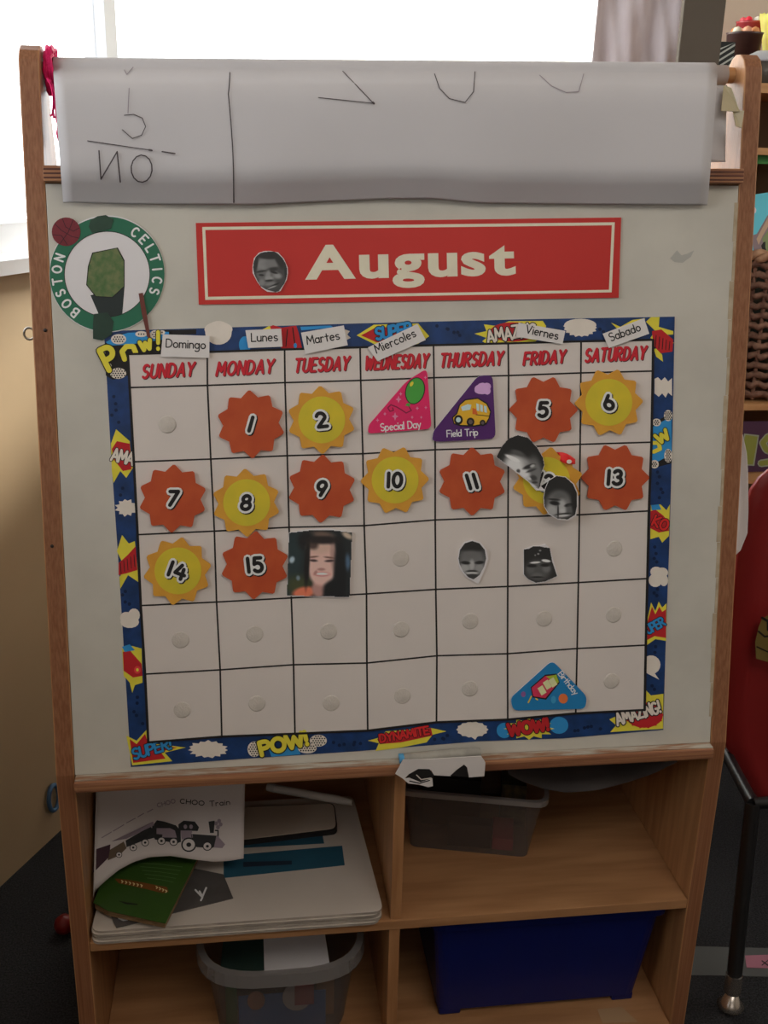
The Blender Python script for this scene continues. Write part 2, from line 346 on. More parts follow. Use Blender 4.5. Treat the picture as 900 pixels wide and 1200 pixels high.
# curtain between window and pillar
CURT = mat('curtain_cloth', (0.55, 0.47, 0.48), 0.85, 0.15, col2=(0.64, 0.57, 0.59), vscale=22, stretch=(1.6, 1.6, .45), bump=0.5, bscale=40)
p0, p1 = at_y(697, 30, 1.04), at_y(800, 30, 1.04)
ct = thing('curtain', 'crumpled pinkish-grey curtain hanging between the bright window and the dark pillar', 'curtain', T((p0.x, 1.04, 0)))
cw = min(p1.x, 0.972)-p0.x
def cf(u, v):
    z = 0.7+1.42*v
    return (u*cw, 0.007*math.sin(u*13+1.8*math.sin(v*9))+0.003*math.sin(u*33+v*45)+0.002*math.sin(v*70+u*13), z)
b = MB(); b.grid(cf, 60, 70, CURT); b.build('curtain_cloth', ct, solid=0.002)
b = MB(); b.tube([(-0.03, 0, 2.14), (cw, 0, 2.14)], 0.009, FRAMEM, 10); b.build('curtain_rod', ct)
# dark pillar
p0, p1 = at_y(799, 30, 0.885), at_y(848, 30, 0.885)
PIL = mat('pillar_dark', (0.105, 0.085, 0.065), 0.6, 0.3, var=0.1, vscale=8)
b = MB(); b.box((p0.x, 0.885, 0), (p1.x, 0.897, 2.4), PIL); struct(b.build('wall_pillar', bevel=.002))

# ================================================================== BOOKCASE on the right
BY = 0.92
def zy(y, x=885): return at_y(x, y, BY).z
BX0 = at_y(846, 100, BY).x + 0.004
bc = thing('bookcase', 'open wooden bookcase behind the right side of the easel', 'bookcase', T((BX0, BY, 0)))
ztop = zy(97)
b = MB(); b.box((0, 0, ztop-.016), (.75, .26, ztop), OAK); b.build('top_panel', bc, bevel=.001)
for zz in (zy(173), zy(474)):
    b = MB(); b.box((0.016, 0, zz-.012), (.734, .25, zz), OAK); b.build('shelf', bc, bevel=.001)
zz = 0.06; b = MB(); b.box((0.016, 0, zz-.014), (.734, .25, zz), OAK); b.build('shelf', bc, bevel=.001)
for x in (0, .734):
    b = MB(); b.box((x, 0, 0), (x+.016, .26, ztop-.016), OAK); b.build('side_panel', bc, bevel=.001)
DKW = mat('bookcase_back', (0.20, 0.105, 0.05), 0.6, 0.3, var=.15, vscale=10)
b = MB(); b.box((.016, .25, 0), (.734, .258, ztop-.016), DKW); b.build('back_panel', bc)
b = MB(); b.box((.016, -.004, zy(566)), (.734, .006, zy(552)), OAK); b.build('front_rail', bc)
# purple header panel with green letters on the shelf edge
fb = Frame((BX0, BY-.006, 0), (1, 0, 0), (0, 0, 1))
t, o = boarditem('letter_banner', 'dark purple banner with big green letters along the bookcase front', 'banner', 872, 525, 0, frame=fb)
W = lambda px, m: None
bn = [fb.at(864, 494), fb.at(990, 494), fb.at(990, 553), fb.at(864, 553)]
b = MB(); z1, z0 = bn[0].z, 0
x0, x1 = bn[0].x-o.x, bn[1].x-o.x+.15; y1, y0 = bn[0].y-o.y, bn[3].y-o.y
b.box((x0, y0, -.001), (x1, y1, .001), mat('banner_purple', (0.075, 0.03, 0.065), .6)); b.build('banner_card', t)
pr = Print(fb, o, .001); G1 = mat('banner_green', (0.28, 0.30, 0.06), .6); G2 = mat('banner_outline', (0.33, 0.36, 0.27), .6)
for k, mm in ((0, G2), (1.6, G1)):
    L = 1 if k == 0 else 2
    pr.poly([(872+k, 508+k), (889.5-k, 510+k), (884-k, 546-k), (866, 545-k)], mm, L)
pr.build('printed_letter', t)
pr = Print(fb, o, .001)
pr.stroke([(912, 514), (900, 512), (894, 519), (898, 527), (908, 531), (906, 541), (892, 543)], 9, G2, 1); pr.stroke([(912, 514), (900, 512), (894, 519), (898, 527), (908, 531), (906, 541), (892, 543)], 6, G1, 2)
pr.build('printed_letter', t)
# wicker basket
WK = mat('wicker', (0.27, 0.15, 0.10), 0.7, 0.3, col2=(0.13, 0.06, 0.04), vscale=60); WK2 = mat('wicker_light', (0.55, 0.33, 0.20), 0.6, 0.3, col2=(0.36, 0.19, 0.11), vscale=60)
pl_, pb_ = at_y(876, 297, BY+.03), zy(474)
bx = thing('wicker_basket', 'brown woven wicker basket with a pale braided rim on the bookcase shelf', 'basket', T((pl_.x+.125, BY+.108, pb_+.004)))
H = pl_.z - pb_-.004
for k in range(14):
    z = 0.01+(H-.03)*k/13; pts = []
    hw = .115+.012*k/13; hd = .085+.008*k/13
    for j in range(48):
        a = 2*math.pi*j/48; q = (abs(math.cos(a))**.5*math.copysign(1, math.cos(a)), abs(math.sin(a))**.5*math.copysign(1, math.sin(a)))
        off = 0.004*(1 if (j+k*1) % 2 else -1)
        pts.append((q[0]*(hw+off), q[1]*(hd+off), z+0.003*math.sin(j*2.3+k)))
    b = MB(); b.tube(pts, .0068, WK, 6, closed=True); b.build('woven_band', bx)
for j in range(20):
    a = 2*math.pi*(j+.5)/20; q = (abs(math.cos(a))**.5*math.copysign(1, math.cos(a)), abs(math.sin(a))**.5*math.copysign(1, math.sin(a)))
    b = MB(); b.tube([(q[0]*.113, q[1]*.083, 0), (q[0]*.127, q[1]*.093, H)], .004, WK, 5); b.build('stake', bx)
for k in range(2):
    pts = []
    for j in range(64):
        a = 2*math.pi*j/64; q = (abs(math.cos(a))**.5*math.copysign(1, math.cos(a)), abs(math.sin(a))**.5*math.copysign(1, math.sin(a)))
        ph = a*9+k*math.pi; pts.append((q[0]*(.128+.005*math.cos(ph)), q[1]*(.094+.005*math.cos(ph)), H-.004+.006*math.sin(ph)))
    b = MB(); b.tube(pts, .0075, WK2, 7, closed=True); b.build('rim_braid', bx)
b = MB(); b.box((-.10, -.07, 0), (.10, .07, .006), WK); b.build('basket_floor', bx)
# picture book standing in the basket
fbk = Frame((0, BY+.035, pl_.z+.006), (1, 0, 0), (0, .22, 1))
t, o = boarditem('picture_book', 'picture book with a bright blue cover propped on the rim of the wicker basket', 'book', 895, 262, 0, frame=fbk)
q = [(883.5, 228), (930, 221), (926, 296), (879.5, 294.5)]
card(fbk, q, -.012, 0, mat('book_blue', alb(100, 205, 245, .62), .35), 'cover', t, o)
pr = Print(fbk, o, .0002); ZB = Z(860, 200, 10)
pr.poly(ZB((390, 530), (440, 470), (560, 420), (560, 700), (390, 990), (230, 930), (210, 760), (270, 740)), mat('book_mauve', alb(120, 105, 110), .5), 1)
pr.poly(ZB((265, 800), (420, 510), (480, 520), (340, 760), (290, 870)), mat('book_tan', alb(165, 140, 118), .5), 2)
pr.poly(ZB((330, 800), (440, 640), (560, 600), (560, 950), (390, 960)), mat('book_green', alb(110, 125, 85), .5), 3)
pr.poly(ZB((345, 840), (370, 830), (370, 900), (395, 990), (355, 990), (320, 880)), BLACK, 4)
pr.ell(884, 246.5, 2.2, 3.6, mat('book_pink', alb(225, 190, 195), .5), 1)
pr.build('cover_picture', t)
# green box on upper shelf
GB = mat('green_card', alb(55, 110, 55), .6); z1, z0 = zy(173), zy(192)
b = MB(); x0 = at_y(886, 182, BY+.02).x; sh = zy(192)
t = thing('green_folder', 'flat green folder hanging under the upper bookcase shelf', 'folder', T((x0, BY+.02, sh)))
b.box((0, 0, 0), (.30, .18, zy(173)-.012-sh-.0003), GB); b.build('folder_body', t)
TL = mat('teal_dark', (0.02, 0.06, 0.06), .5, col2=(.10, .09, .06), vscale=40)
x0 = at_y(884, 215, BY+.10).x
t = thing('cloth_puppet', 'dark teal and brown soft toy sticking up out of the wicker basket', 'toy', T((pl_.x+.135, BY+.135, pb_+.012)))
b = MB()
def bl(u, v):
    a = 2*math.pi*u; r = math.sin(math.pi*v)**.6*(1+.12*math.sin(5*a+v*9)); return (.085*r*math.cos(a), .022*r*math.sin(a), (zy(200)-pb_-.012)*v)
b.grid(bl, 24, 16, TL); b.build('toy_body', t)
# things on the bookcase top -----------------------------------------
TY = BY+.06
def tx(px, py, Y=TY): return at_y(px, py, Y)
DKB = mat('dark_tub', (0.055, 0.022, 0.022), .35, .5, var=.2)
def bowl(name, label, pxl, pxr, pyt, Y, mt, hscale=1.0):
    a, c = tx(pxl, pyt, Y), tx(pxr, pyt, Y); r = (c.x-a.x)/2; h = a.z-ztop
    t = thing(name, label, 'bowl', T(((a.x+c.x)/2, Y, ztop)))
    b = MB(); b.lathe([(0.0, 0), (r*.72, 0), (r*.98, h), (r*1.02, h), (r*.97, h-.003), (r*.70, .004), (0, .004)], (0, 0, 0), mt, 28); b.build('bowl_body', t); return t, r, h, ((a.x+c.x)/2)
t, r, h, cx = bowl('food_bowl', 'dark bowl heaped with orange and pink toy food on the bookcase', 853, 893, 38, TY+.055, DKB)
cols = [(220, 130, 80), (235, 165, 150), (225, 120, 60), (235, 200, 180), (215, 150, 120), (230, 140, 90)]
for i in range(6):
    a = i*1.05+.3; f = thing('toy_food', ['orange toy food piece in the dark bowl, %s', ][0] % ['front left', 'front middle', 'front right', 'at the back right', 'at the back', 'at the back left'][[2, 1, 0, 5, 4, 3][i] if False else i], 'toy', None, 'toy food pieces in the dark bowl')
    f['label'] = ['orange toy food at the right of the heap in the dark bowl', 'pink toy food at the back right of the dark bowl', 'orange toy food at the back left of the dark bowl', 'pale cream toy food at the left edge of the dark bowl', 'tan toy food at the front left of the dark bowl', 'orange toy food at the front right of the dark bowl'][i]
    f.matrix_world = T((cx+math.cos(a)*r*.55, TY+.055+math.sin(a)*r*.55, ztop+h+.0015))
    b = MB(); mm = mat('food_%d' % i, alb(*cols[i], .5), .4)
    b.lathe([(0, -.009), (r*.20, -.007), (r*.265, 0), (r*.2, .006), (0, .009)], (0, 0, 0), mm, 12); b.build('food_piece', f)
t, r, h, cx = bowl('glass_bowl', 'clear red-tinted bowl of red toy fruit behind the dark bowl', 864, 896, 25, TY+.145, mat('red_clear', (0.42, 0.05, 0.06), .2, .5))
for i in range(5):
    a = i*1.256+.2
    f = thing('toy_fruit', ['red toy fruit at the right in the red-tinted bowl', 'white toy fruit at the back of the red-tinted bowl', 'pink toy fruit at the left of the red-tinted bowl', 'red toy fruit at the front left of the red-tinted bowl', 'white toy fruit at the front right of the red-tinted bowl'][i], 'toy', T((cx+math.cos(a)*r*.52, TY+.145+math.sin(a)*r*.52, ztop+h-.002)), 'toy fruit in the red-tinted bowl')
    b = MB(); b.lathe([(0, -.010), (r*.22, -.008), (r*.29, 0), (r*.22, .008), (0, .011)], (0, 0, 0), mat('fruit_%d' % (i % 3), alb(*[(205, 45, 65), (235, 220, 225), (220, 90, 100)][i % 3], .5), .3), 14); b.build('fruit_body', f)
# yellow flowers / leaves at the frame edge
p = tx(899, 30, TY+.10)
t = thing('yellow_lettuce', 'pale yellow crinkled toy lettuce standing at the right end of the bowls', 'toy', T((p.x+.020, TY+.10, ztop+.0005)))
YM = mat('yellow_leaf', alb(240, 235, 110, .5), .5, col2=alb(235, 190, 100, .5), vscale=40)
for i in range(6):
    a = i*1.05
    def lf(u, v, a=a, i=i):
        rr = .008+.022*v; th = a+(u-.5)*1.1; return (rr*math.cos(th)*(1+.15*math.sin(u*20)), rr*math.sin(th), (p.z-ztop+.018)*v**.8+.003*math.sin(u*16))
    b = MB(); b.grid(lf, 10, 8, YM); b.build('leaf', t, solid=.001)
# striped dish rack
SR = mat('rack_stripe_light', (0.55, 0.58, 0.56), .5); SD = mat('rack_dark', (0.02, 0.025, 0.025), .5)
fs_ = Frame((0, BY+.015, 0), (1, 0, 0), (0, 0, 1)); 
t, o = boarditem('striped_box', 'small black box with slanting pale stripes beside the dark pillar', 'box', 853, 94, 0, frame=fs_)
pz = ztop-fs_.at(853, 94).y
c0, c1 = fs_.at(838, 60), fs_.at(861, 60)
yb, yt = ztop-o.y, fs_.at(853, 49).y-o.y
b = MB(); b.box((c0.x-o.x, yb, -.05), (c1.x-o.x, yt, 0), SD); b.build('box_body', t)
for i in range(9):
    y = yb+(yt-yb)*(i-3.2)/6.5; sx0, sx1 = c0.x-o.x+.001, c1.x-o.x-.001; sl = .62
    q = []
    for xx, yy in ((sx0, y), (sx1, y+sl*(sx1-sx0)), (sx1, y+sl*(sx1-sx0)+.0035), (sx0, y+.0035)): q.append((xx, min(max(yy, yb+.0005), yt-.0005)))
    if abs(q[0][1]-q[3][1])+abs(q[1][1]-q[2][1]) < .001: continue
    b = MB(); b.prism(q, 0, .0008, SR); b.build('stripe', t)
# clear container with pale lid
a, c = tx(877, 68, BY+.042), tx(917, 68, BY+.042)
t = thing('lidded_container', 'grey see-through container with a pale lid on the bookcase top', 'container', T(((a.x+c.x)/2, BY+.042, ztop)))
hh = a.z-ztop; r = (c.x-a.x)/2
b = MB(); b.lathe([(0, 0), (r*.82, 0), (r*.9, hh-.006), (r*.86, hh-.006), (r*.78, .003), (0, .003)], (0, 0, 0), mat('smoky_plastic', (0.10, 0.09, 0.075), .25, .5, var=.3, vscale=40), 28); b.build('container_body', t)
b = MB(); b.lathe([(0, hh-.006), (r*.98, hh-.006), (r, hh-.002), (r*.9, hh+.006), (r*.5, hh+.012), (0, hh+.013)], (0, 0, 0), mat('pale_lid', (0.55, 0.56, 0.60), .4), 28); b.build('lid', t)

# ================================================================== EASEL
ez = thing('classroom_easel', 'wooden easel with a grey-green painted board and cubby shelves below', 'easel', T((0, 0, 0)))
sP, cP = math.sin(PHI), math.cos(PHI)
TOPV = 0.705
def side_prof(TOPV):
    fy = lambda v: v*sP; fz = lambda v: Z0+v*cP
    front = [(0, 0.0), (0, Z0)]; tv = TOPV-.022
    p = [(0.0, 0.0), (0.0, Z0), (fy(tv), fz(tv))]
    c = (fy(tv)+.021, fz(tv)-.003)
    p += [(c[0]-.021*math.cos(math.radians(a)), c[1]+.022*math.sin(math.radians(a))) for a in (25, 50, 75, 100, 125, 155)]
    p += [(c[0]+.022, c[1]-.03), (0.325, Z0-.02), (0.325, 0)]
    return p
for nm, x0, x1 in (('side_panel', -0.0156, 0.0025), ('side_panel', 0.6665, 0.6845)):
    b = MB(); pr_ = side_prof(.690 if x0 < 0 else .705); n = len(pr_)
    vs = [(x0, y, z) for y, z in pr_]+[(x1, y, z) for y, z in pr_]
    b.add(vs, [tuple(range(n))], WOOD); b.add(vs, [tuple(range(n, 2*n))[::-1]], WOOD)
    b.add(vs, [(i, n+i, n+(i+1) % n, (i+1) % n) for i in range(n)], PLY)
    b.build(nm, ez, bevel=.0012)
XI0, XI1 = 0.0028, 0.6662
# painted board panel, in board frame
TK = .0164
def binpanel(name, u0, u1, v0, v1, w0, w1, m, parent=ez, bevel=None):
    b = MB(); b.box((u0, v0, w0), (u1, v1, w1), m); b.v = [(x, y+(TK*(x-.3326) if y > .5 else 0), z) for x, y, z in b.v]; o = b.build(name, parent, bevel=bevel); o.matrix_world = BOARD.M; return o
binpanel('painted_board', XI0, XI1, 0.0005, 0.5725, -.009, 0.0, BOARDM, bevel=.0008)
# top rail in plywood layers
RV0, RV1 = 0.5735, 0.5870
rail = binpanel('top_rail', XI0, XI1, RV0, RV1, -.045, .010, PLYH, bevel=.0008)
for k in range(3):
    binpanel('ply_layer', XI0+.0005, XI1-.0005, RV0+.002+k*.0037, RV0+.0036+k*.0037, .010, .0103, mat('ply_dark_line', (0.13, 0.045, 0.03), .6, var=.3, vscale=30), ez)
b = MB(); b.box((XI0, -.013, Z0-.0125), (XI1, .32, Z0-.0005), PLYH); b.build('chalk_ledge', ez, bevel=.003)
LEDGEW = mat('ledge_worn_paint', (0.50, 0.47, 0.40), .7, .2, col2=(0.30, 0.15, 0.08), vscale=9, stretch=(3, 20, 20))
b = MB(); b.box((XI0+.001, -.0095, Z0-.0008), (XI1-.001, 0.0, Z0+.0006), LEDGEW); b.build('worn_strip', ez)
b = MB(); b.box((XI0, 0.0, Z0-.217), (XI1, .312, Z0-.205), WOODH); b.build('shelf', ez, bevel=.001)
b = MB(); b.box((XI0, 0.0, Z0-.397), (XI1, .312, Z0-.385), WOODH); b.build('bottom_shelf', ez, bevel=.001)
b = MB(); b.box((.3245, .002, Z0-.2048), (.3365, .310, Z0-.0127), WOOD); b.build('divider', ez, bevel=.001)
b = MB(); b.box((.3235, .002, Z0-.3848), (.3355, .310, Z0-.2172), WOOD); b.build('divider', ez, bevel=.001)
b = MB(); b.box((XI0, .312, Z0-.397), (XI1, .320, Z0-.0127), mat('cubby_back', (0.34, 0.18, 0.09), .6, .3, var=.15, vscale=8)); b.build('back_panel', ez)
b = MB(); b.box((XI0, .012, 0.0), (XI1, .026, Z0-.3972), PLYH); b.build('toe_board', ez)
# dowel
RW = .0115; _a, _b = BOARD.at(62, 67.5, -.026), BOARD.at(841, 74, -.026); DVK = (_b.y-_a.y)/(_b.x-_a.x); DV = _a.y-RW+DVK*(.3326-_a.x)
def DVX(x): return DV+DVK*(x-.3326)
b = MB(); M_ = BOARD.M
b.tube([M_ @ Vector((XI0, DVX(XI0), -.026)), M_ @ Vector((XI1, DVX(XI1), -.026))], .0075, OAK, 16); b.build('dowel', ez)
# holes and screws on the left post
for (x, y) in ((53, 387), (58.5, 640)):
    p = BOARD.at(x if x < 54 else 61, y, 0.0); b = MB(); b.lathe([(0, .0012), (.0012, .0011), (.0017, .0004), (.0017, 0)], (0, 0, 0), mat('screw_dark', (.02, .012, .01), .4, .5), 10); o = b.build('screw', ez); o.matrix_world = BOARD.M @ T((min(p.x, 0.0), p.y, 0))
# peeled caulk line beside the right post
b = MB()
for i in range(14):
    v0 = .03+i*.038; b.box((XI1-.0028-.0009*(i % 3), v0, 0), (XI1, v0+.0375, .0008), mat('old_caulk', (0.54, 0.45, 0.33), .7, .2, col2=(.42, .33, .22), vscale=60))
o = b.build('caulk_strip', ez); o.matrix_world = BOARD.M; o['kind'] = 'stuff'
# eye hook on left post
STL = mat('steel_worn', (0.35, 0.32, 0.28), .35, .5, metal=.9)
p = at_y(35, 391, .08)
t = thing('eye_hook', 'small steel screw eye on the outer edge of the left easel post', 'hook', T((p.x, .08, p.z)))
b = MB(); b.tube([(-.0005+.0048*math.cos(a*math.pi/8), 0, .0055*math.sin(a*math.pi/8)) for a in range(16)], .0011, STL, 8, closed=True); b.build('eye_ring', t)
b = MB(); b.tube([(.004, 0, 0), (-.0158-p.x, 0, 0)], .0012, STL, 8); b.build('shank', t)
# faint smudges left on the board
t, o = boarditem('smudge', 'grey crescent smudge on the board right of the red banner', 'smudge', 800, 298, 0.0)
SM = mat('smudge_grey', (0.45, 0.44, 0.40), .6)
pr = Print(BOARD, o, .0001); ZA = Z(740, 200, 3.75)
pr.poly(ZA((170, 385), (200, 350), (220, 372), (245, 365), (275, 350), (262, 378), (225, 405), (190, 402)), SM); pr.build('smudge_mark', t)

# ------------------------------------------------------------------ paper over the top
def interp(tab, x):
    for (a, ya), (c, yc) in zip(tab, tab[1:]):
        if x <= c: return ya+(yc-ya)*max(0, (x-a))/(c-a)
    return tab[-1][1]
TOPL = [(62, 68), (250, 71), (450, 73.5), (650, 74), (843, 74.5)]
BOTL = [(74, 237), (150, 239), (300, 240), (380, 236), (450, 233), (510, 233), (560, 238), (700, 239.5), (829, 240.5)]
def topix(p):
    d = p-CP; return 450+FPX*d.dot(RT)/d.dot(_fw), 600-FPX*d.dot(UP)/d.dot(_fw)
_tl, _tr = topix(M_ @ Vector((.015, DVX(.015), -.026+RW))), topix(M_ @ Vector((.645, DVX(.645), -.026+RW)))
def ystart(x): return _tl[1]+(_tr[1]-_tl[1])*(x-_tl[0])/(_tr[0]-_tl[0])
def wsheet(t):       # how far the sheet stands off the board plane, from its top (0) to its bottom (1)
    tab = ((0, -.026+RW), (.05, -.004), (.11, .008), (.20, .0150), (.35, .0190), (.60, .0225), (.74, .0235), (.82, .0205), (.90, .0140), (1.0, .0055))
    t = min(1, max(0, t))
    for k in range(len(tab)-1):
        (a, ya), (c, yc) = tab[k], tab[k+1]
        if t <= c:
            ma = (yc-tab[k-1][1])/(c-tab[k-1][0]) if k else (yc-ya)/(c-a)
            mc = (tab[k+2][1]-ya)/(tab[k+2][0]-a) if k+2 < len(tab) else (yc-ya)/(c-a)
            h = c-a; q = (t-a)/h
            return (2*q**3-3*q*q+1)*ya+(q**3-2*q*q+q)*h*ma+(-2*q**3+3*q*q)*yc+(q**3-q*q)*h*mc
    return tab[-1][1]
def sheetpt(u, v):
    xt = 62+u*(841-62); xb = 74+u*(829-74); ys = ystart(xt)
    if v <= .75:
        k = 1-v/.75; xx = xt+(xb-xt)*k; yb_ = interp(BOTL, xx); y = ys+(yb_-ys)*k
        return M_ @ (BOARD.at(xx, y, wsheet(k))+Vector((0, 0, .0010*math.sin(u*19+k*3)*k)))
    p = BOARD.at(xt, ys, -.026+RW)
    if v <= .88:
        a = math.pi*(v-.75)/.13; return M_ @ Vector((p.x, DVX(p.x)+RW*math.sin(a), -.026+RW*math.cos(a)))
    k = (v-.88)/.12; return M_ @ Vector((p.x, DVX(p.x)-.065*k, -.026-RW-.002*math.sin(k*3+u*9)*k))
t = thing('paper_sheet', 'large white paper sheet with faint marker writing draped over the easel top', 'paper', BOARD.M @ T((.32, .62, 0)))
b = MB(); b.grid(sheetpt, 60, 100, SHEET); o = b.build('sheet', t, solid=.0003); o.matrix_world = Matrix.Identity(4)
SO = Vector((.32, .62, 0))
pen = mat('marker_grey', (0.07, 0.055, 0.06), .6); pen2 = mat('marker_faint', (0.30, 0.26, 0.29), .6)
Z1 = Z(0, 0, 3); Z2 = Z(300, 0, 3); Z3 = Z(600, 0, 3)
def sk(x, y): return wsheet((y-ystart(x))/(interp(BOTL, x)-ystart(x)))+.0014
def marks(name, items):
    pr = Print(BOARD, SO, 0.0, sk)
    for pts, wd, m in items:
        q = []
        for (a, c) in zip(pts, pts[1:]):
            for i in range(4): q.append((a[0]+(c[0]-a[0])*i/4, a[1]+(c[1]-a[1])*i/4))
        q.append(pts[-1]); pr.stroke(q, wd, m, 1)
    pr.build(name, t)
marks('written_letter', [(Z1((348, 530), (355, 630), (412, 533), (423, 640)), 1.6, pen)])
marks('written_letter', [(Z1(*[(498+37*math.cos(a), 593+48*math.sin(a)) for a in [x*.45-1.2 for x in range(15)]]), 1.5, pen)])
marks('written_line', [(Z1((308, 495), (530, 528)), 1.1, pen), (Z1((570, 533), (615, 540)), 1.6, pen), (Z1((524, 527), (534, 529)), 2.2, pen)])
marks('written_letter', [(Z1((437, 405), (470, 402), (500, 415), (512, 445), (498, 475), (465, 487), (430, 456)), 1.0, pen)])
marks('written_letter', [(Z1((454, 310), (450, 398)), 1.0, pen2), (Z1((437, 246), (446, 262), (468, 236)), 1.0, pen2)])
marks('written_line', [(Z1((808, 255), (806, 300), (803, 330), (812, 430), (818, 520), (821, 600), (822, 712)), 1.3, pen)])
marks('written_letter', [(Z2((305, 250), (413, 363), (220, 343)), 1.0, pen), (Z2((411, 360), (415, 364)), 2.5, pen)])
marks('written_letter', [(Z2((628, 260), (645, 310), (680, 347), (735, 360), (765, 322), (770, 252)), 1.0, pen)])
marks('written_letter', [(Z3((97, 264), (140, 303), (190, 325), (235, 322), (252, 260)), .9, pen2)])
# roll core on the dowel and the older layers at its right
t = thing('paper_roll', 'white paper roll on the dowel behind the draped sheet', 'roll', BOARD.M @ T((.3326, DV, -.026)) @ Matrix.Rotation(math.atan(DVK), 4, 'Z'))
b = MB(); n = 24
for x0, x1, r_ in ((-.305, .326, .0095),):
    vs = []; 
    for xx in (x0, x1):
        for rr in (r_, .0080): vs += [(xx, rr*math.cos(2*math.pi*j/n), rr*math.sin(2*math.pi*j/n)) for j in range(n)]
    fs = []
    for j in range(n):
        k = (j+1) % n
        fs += [(j, k, 2*n+k, 2*n+j), (n+k, n+j, 3*n+j, 3*n+k), (k, j, n+j, n+k), (2*n+j, 2*n+k, 3*n+k, 3*n+j)]
    b.add(vs, fs, SHEET, True)
b.build('roll_body', t)
t = thing('loose_paper_end', 'crumpled white paper end hanging at the right side of the top rail', 'paper', BOARD.M @ T((.645, .6, 0)))
def lp(u, v):
    x = 832+u*20*(1-.12*v); y = 100+v*90
    return BOARD.at(x, y, -.002+.005*math.sin(v*3.1)+.003*math.sin(v*14)*u-.006*u) - Vector((.645, .6, 0))
b = MB(); b.grid(lp, 8, 24, SHEET); b.build('paper_end', t, solid=.0006)
TAPE = mat('yellow_tape', (0.55, 0.47, 0.30), .35, .4, var=.15, vscale=50)
t, o = boarditem('masking_tape', 'yellowish tape flap by the right end of the dowel', 'tape', 861, 125, .004)
b = MB(); c = [BOARD.at(*q)-o for q in ((848, 100, .004), (857, 103, .006), (867, 131, .006), (845, 130, .012))]; b.add(c, [(0, 1, 2, 3)], TAPE)
b.build('tape_flap', t, solid=.0005)
b = MB(); c = [BOARD.at(*q)-o for q in ((858, 128, .004), (872, 130, .006), (869, 150, .008), (862, 148, .011))]; b.add(c, [(0, 1, 2, 3)], TAPE)
b.build('tape_curl', t, solid=.0005)
# pink yarn on the left dowel end
YARN = mat('pink_yarn', (0.85, 0.02, 0.16), .6, .2, bump=.3, bscale=900, var=.15)
t, o = boarditem('pink_yarn', 'hot pink yarn wound round the left end of the dowel and hanging', 'yarn', 52, 80, -.026)
rr = random.Random(3)
for k in range(12):
    pts = []; x0 = .0062+.0004*k; ph = rr.random()*6
    for j in range(26):
        a = j*.55+ph; r_ = .0128+.0024*math.sin(j*1.7+k)+.0014*(k % 4)
        pts.append(Vector((x0-o.x+.0015*math.sin(j*.9+k), DVX(.01)-o.y+r_*1.15*math.cos(a), -.026-o.z+r_*math.sin(a))))
    b = MB(); b.tube(pts, .0017, YARN, 6); b.build('yarn_strand', t)
for pts in (Z(0, 40, 6)((330, 310), (365, 360), (378, 430), (375, 520), (368, 570), (352, 572)), Z(0, 40, 6)((365, 350), (388, 420), (392, 520), (398, 600), (410, 640), (402, 700), (412, 745), (425, 720), (418, 650), (404, 630)), Z(0, 40, 6)((350, 320), (370, 400), (382, 480), (372, 540), (380, 590))):
    b = MB(); b.tube([BOARD.at(x, y, .006)-o for x, y in pts], .0011, YARN, 6); b.build('yarn_strand', t)

# ================================================================== THINGS ON THE BOARD
RED = mat('banner_red', alb(150, 36, 32, .35), .45, .35, var=.06, vscale=8); CREAM = ink(225, 190, 170)
t, o = boarditem('month_banner', 'long red paper banner with a white border reading August', 'banner', 479, 305, .0002)
card(BOARD, [(229.5, 261.5), (727.5, 255), (724.5, 349), (233, 357)], .0012, .0002, RED, 'banner_card', t, o)
pr = Print(BOARD, o, .0014)
O_ = [(237, 266), (720.5, 260.5), (716.8, 342.6), (240.5, 351.5)]; I_ = [(240.6, 269.5), (717, 264), (713.6, 339.6), (243.8, 347.8)]
for i in range(4): pr.poly([O_[i], O_[(i+1) % 4], I_[(i+1) % 4], I_[i]], CREAM, 1)
pr.build('border_line', t)
pr = Print(BOARD, o, .0014); pr.text('August', (357.5, 326), (604.5, 320.5), 39, 0, CREAM, 1, block=.035, gap=.055); pr.build('lettering', t)

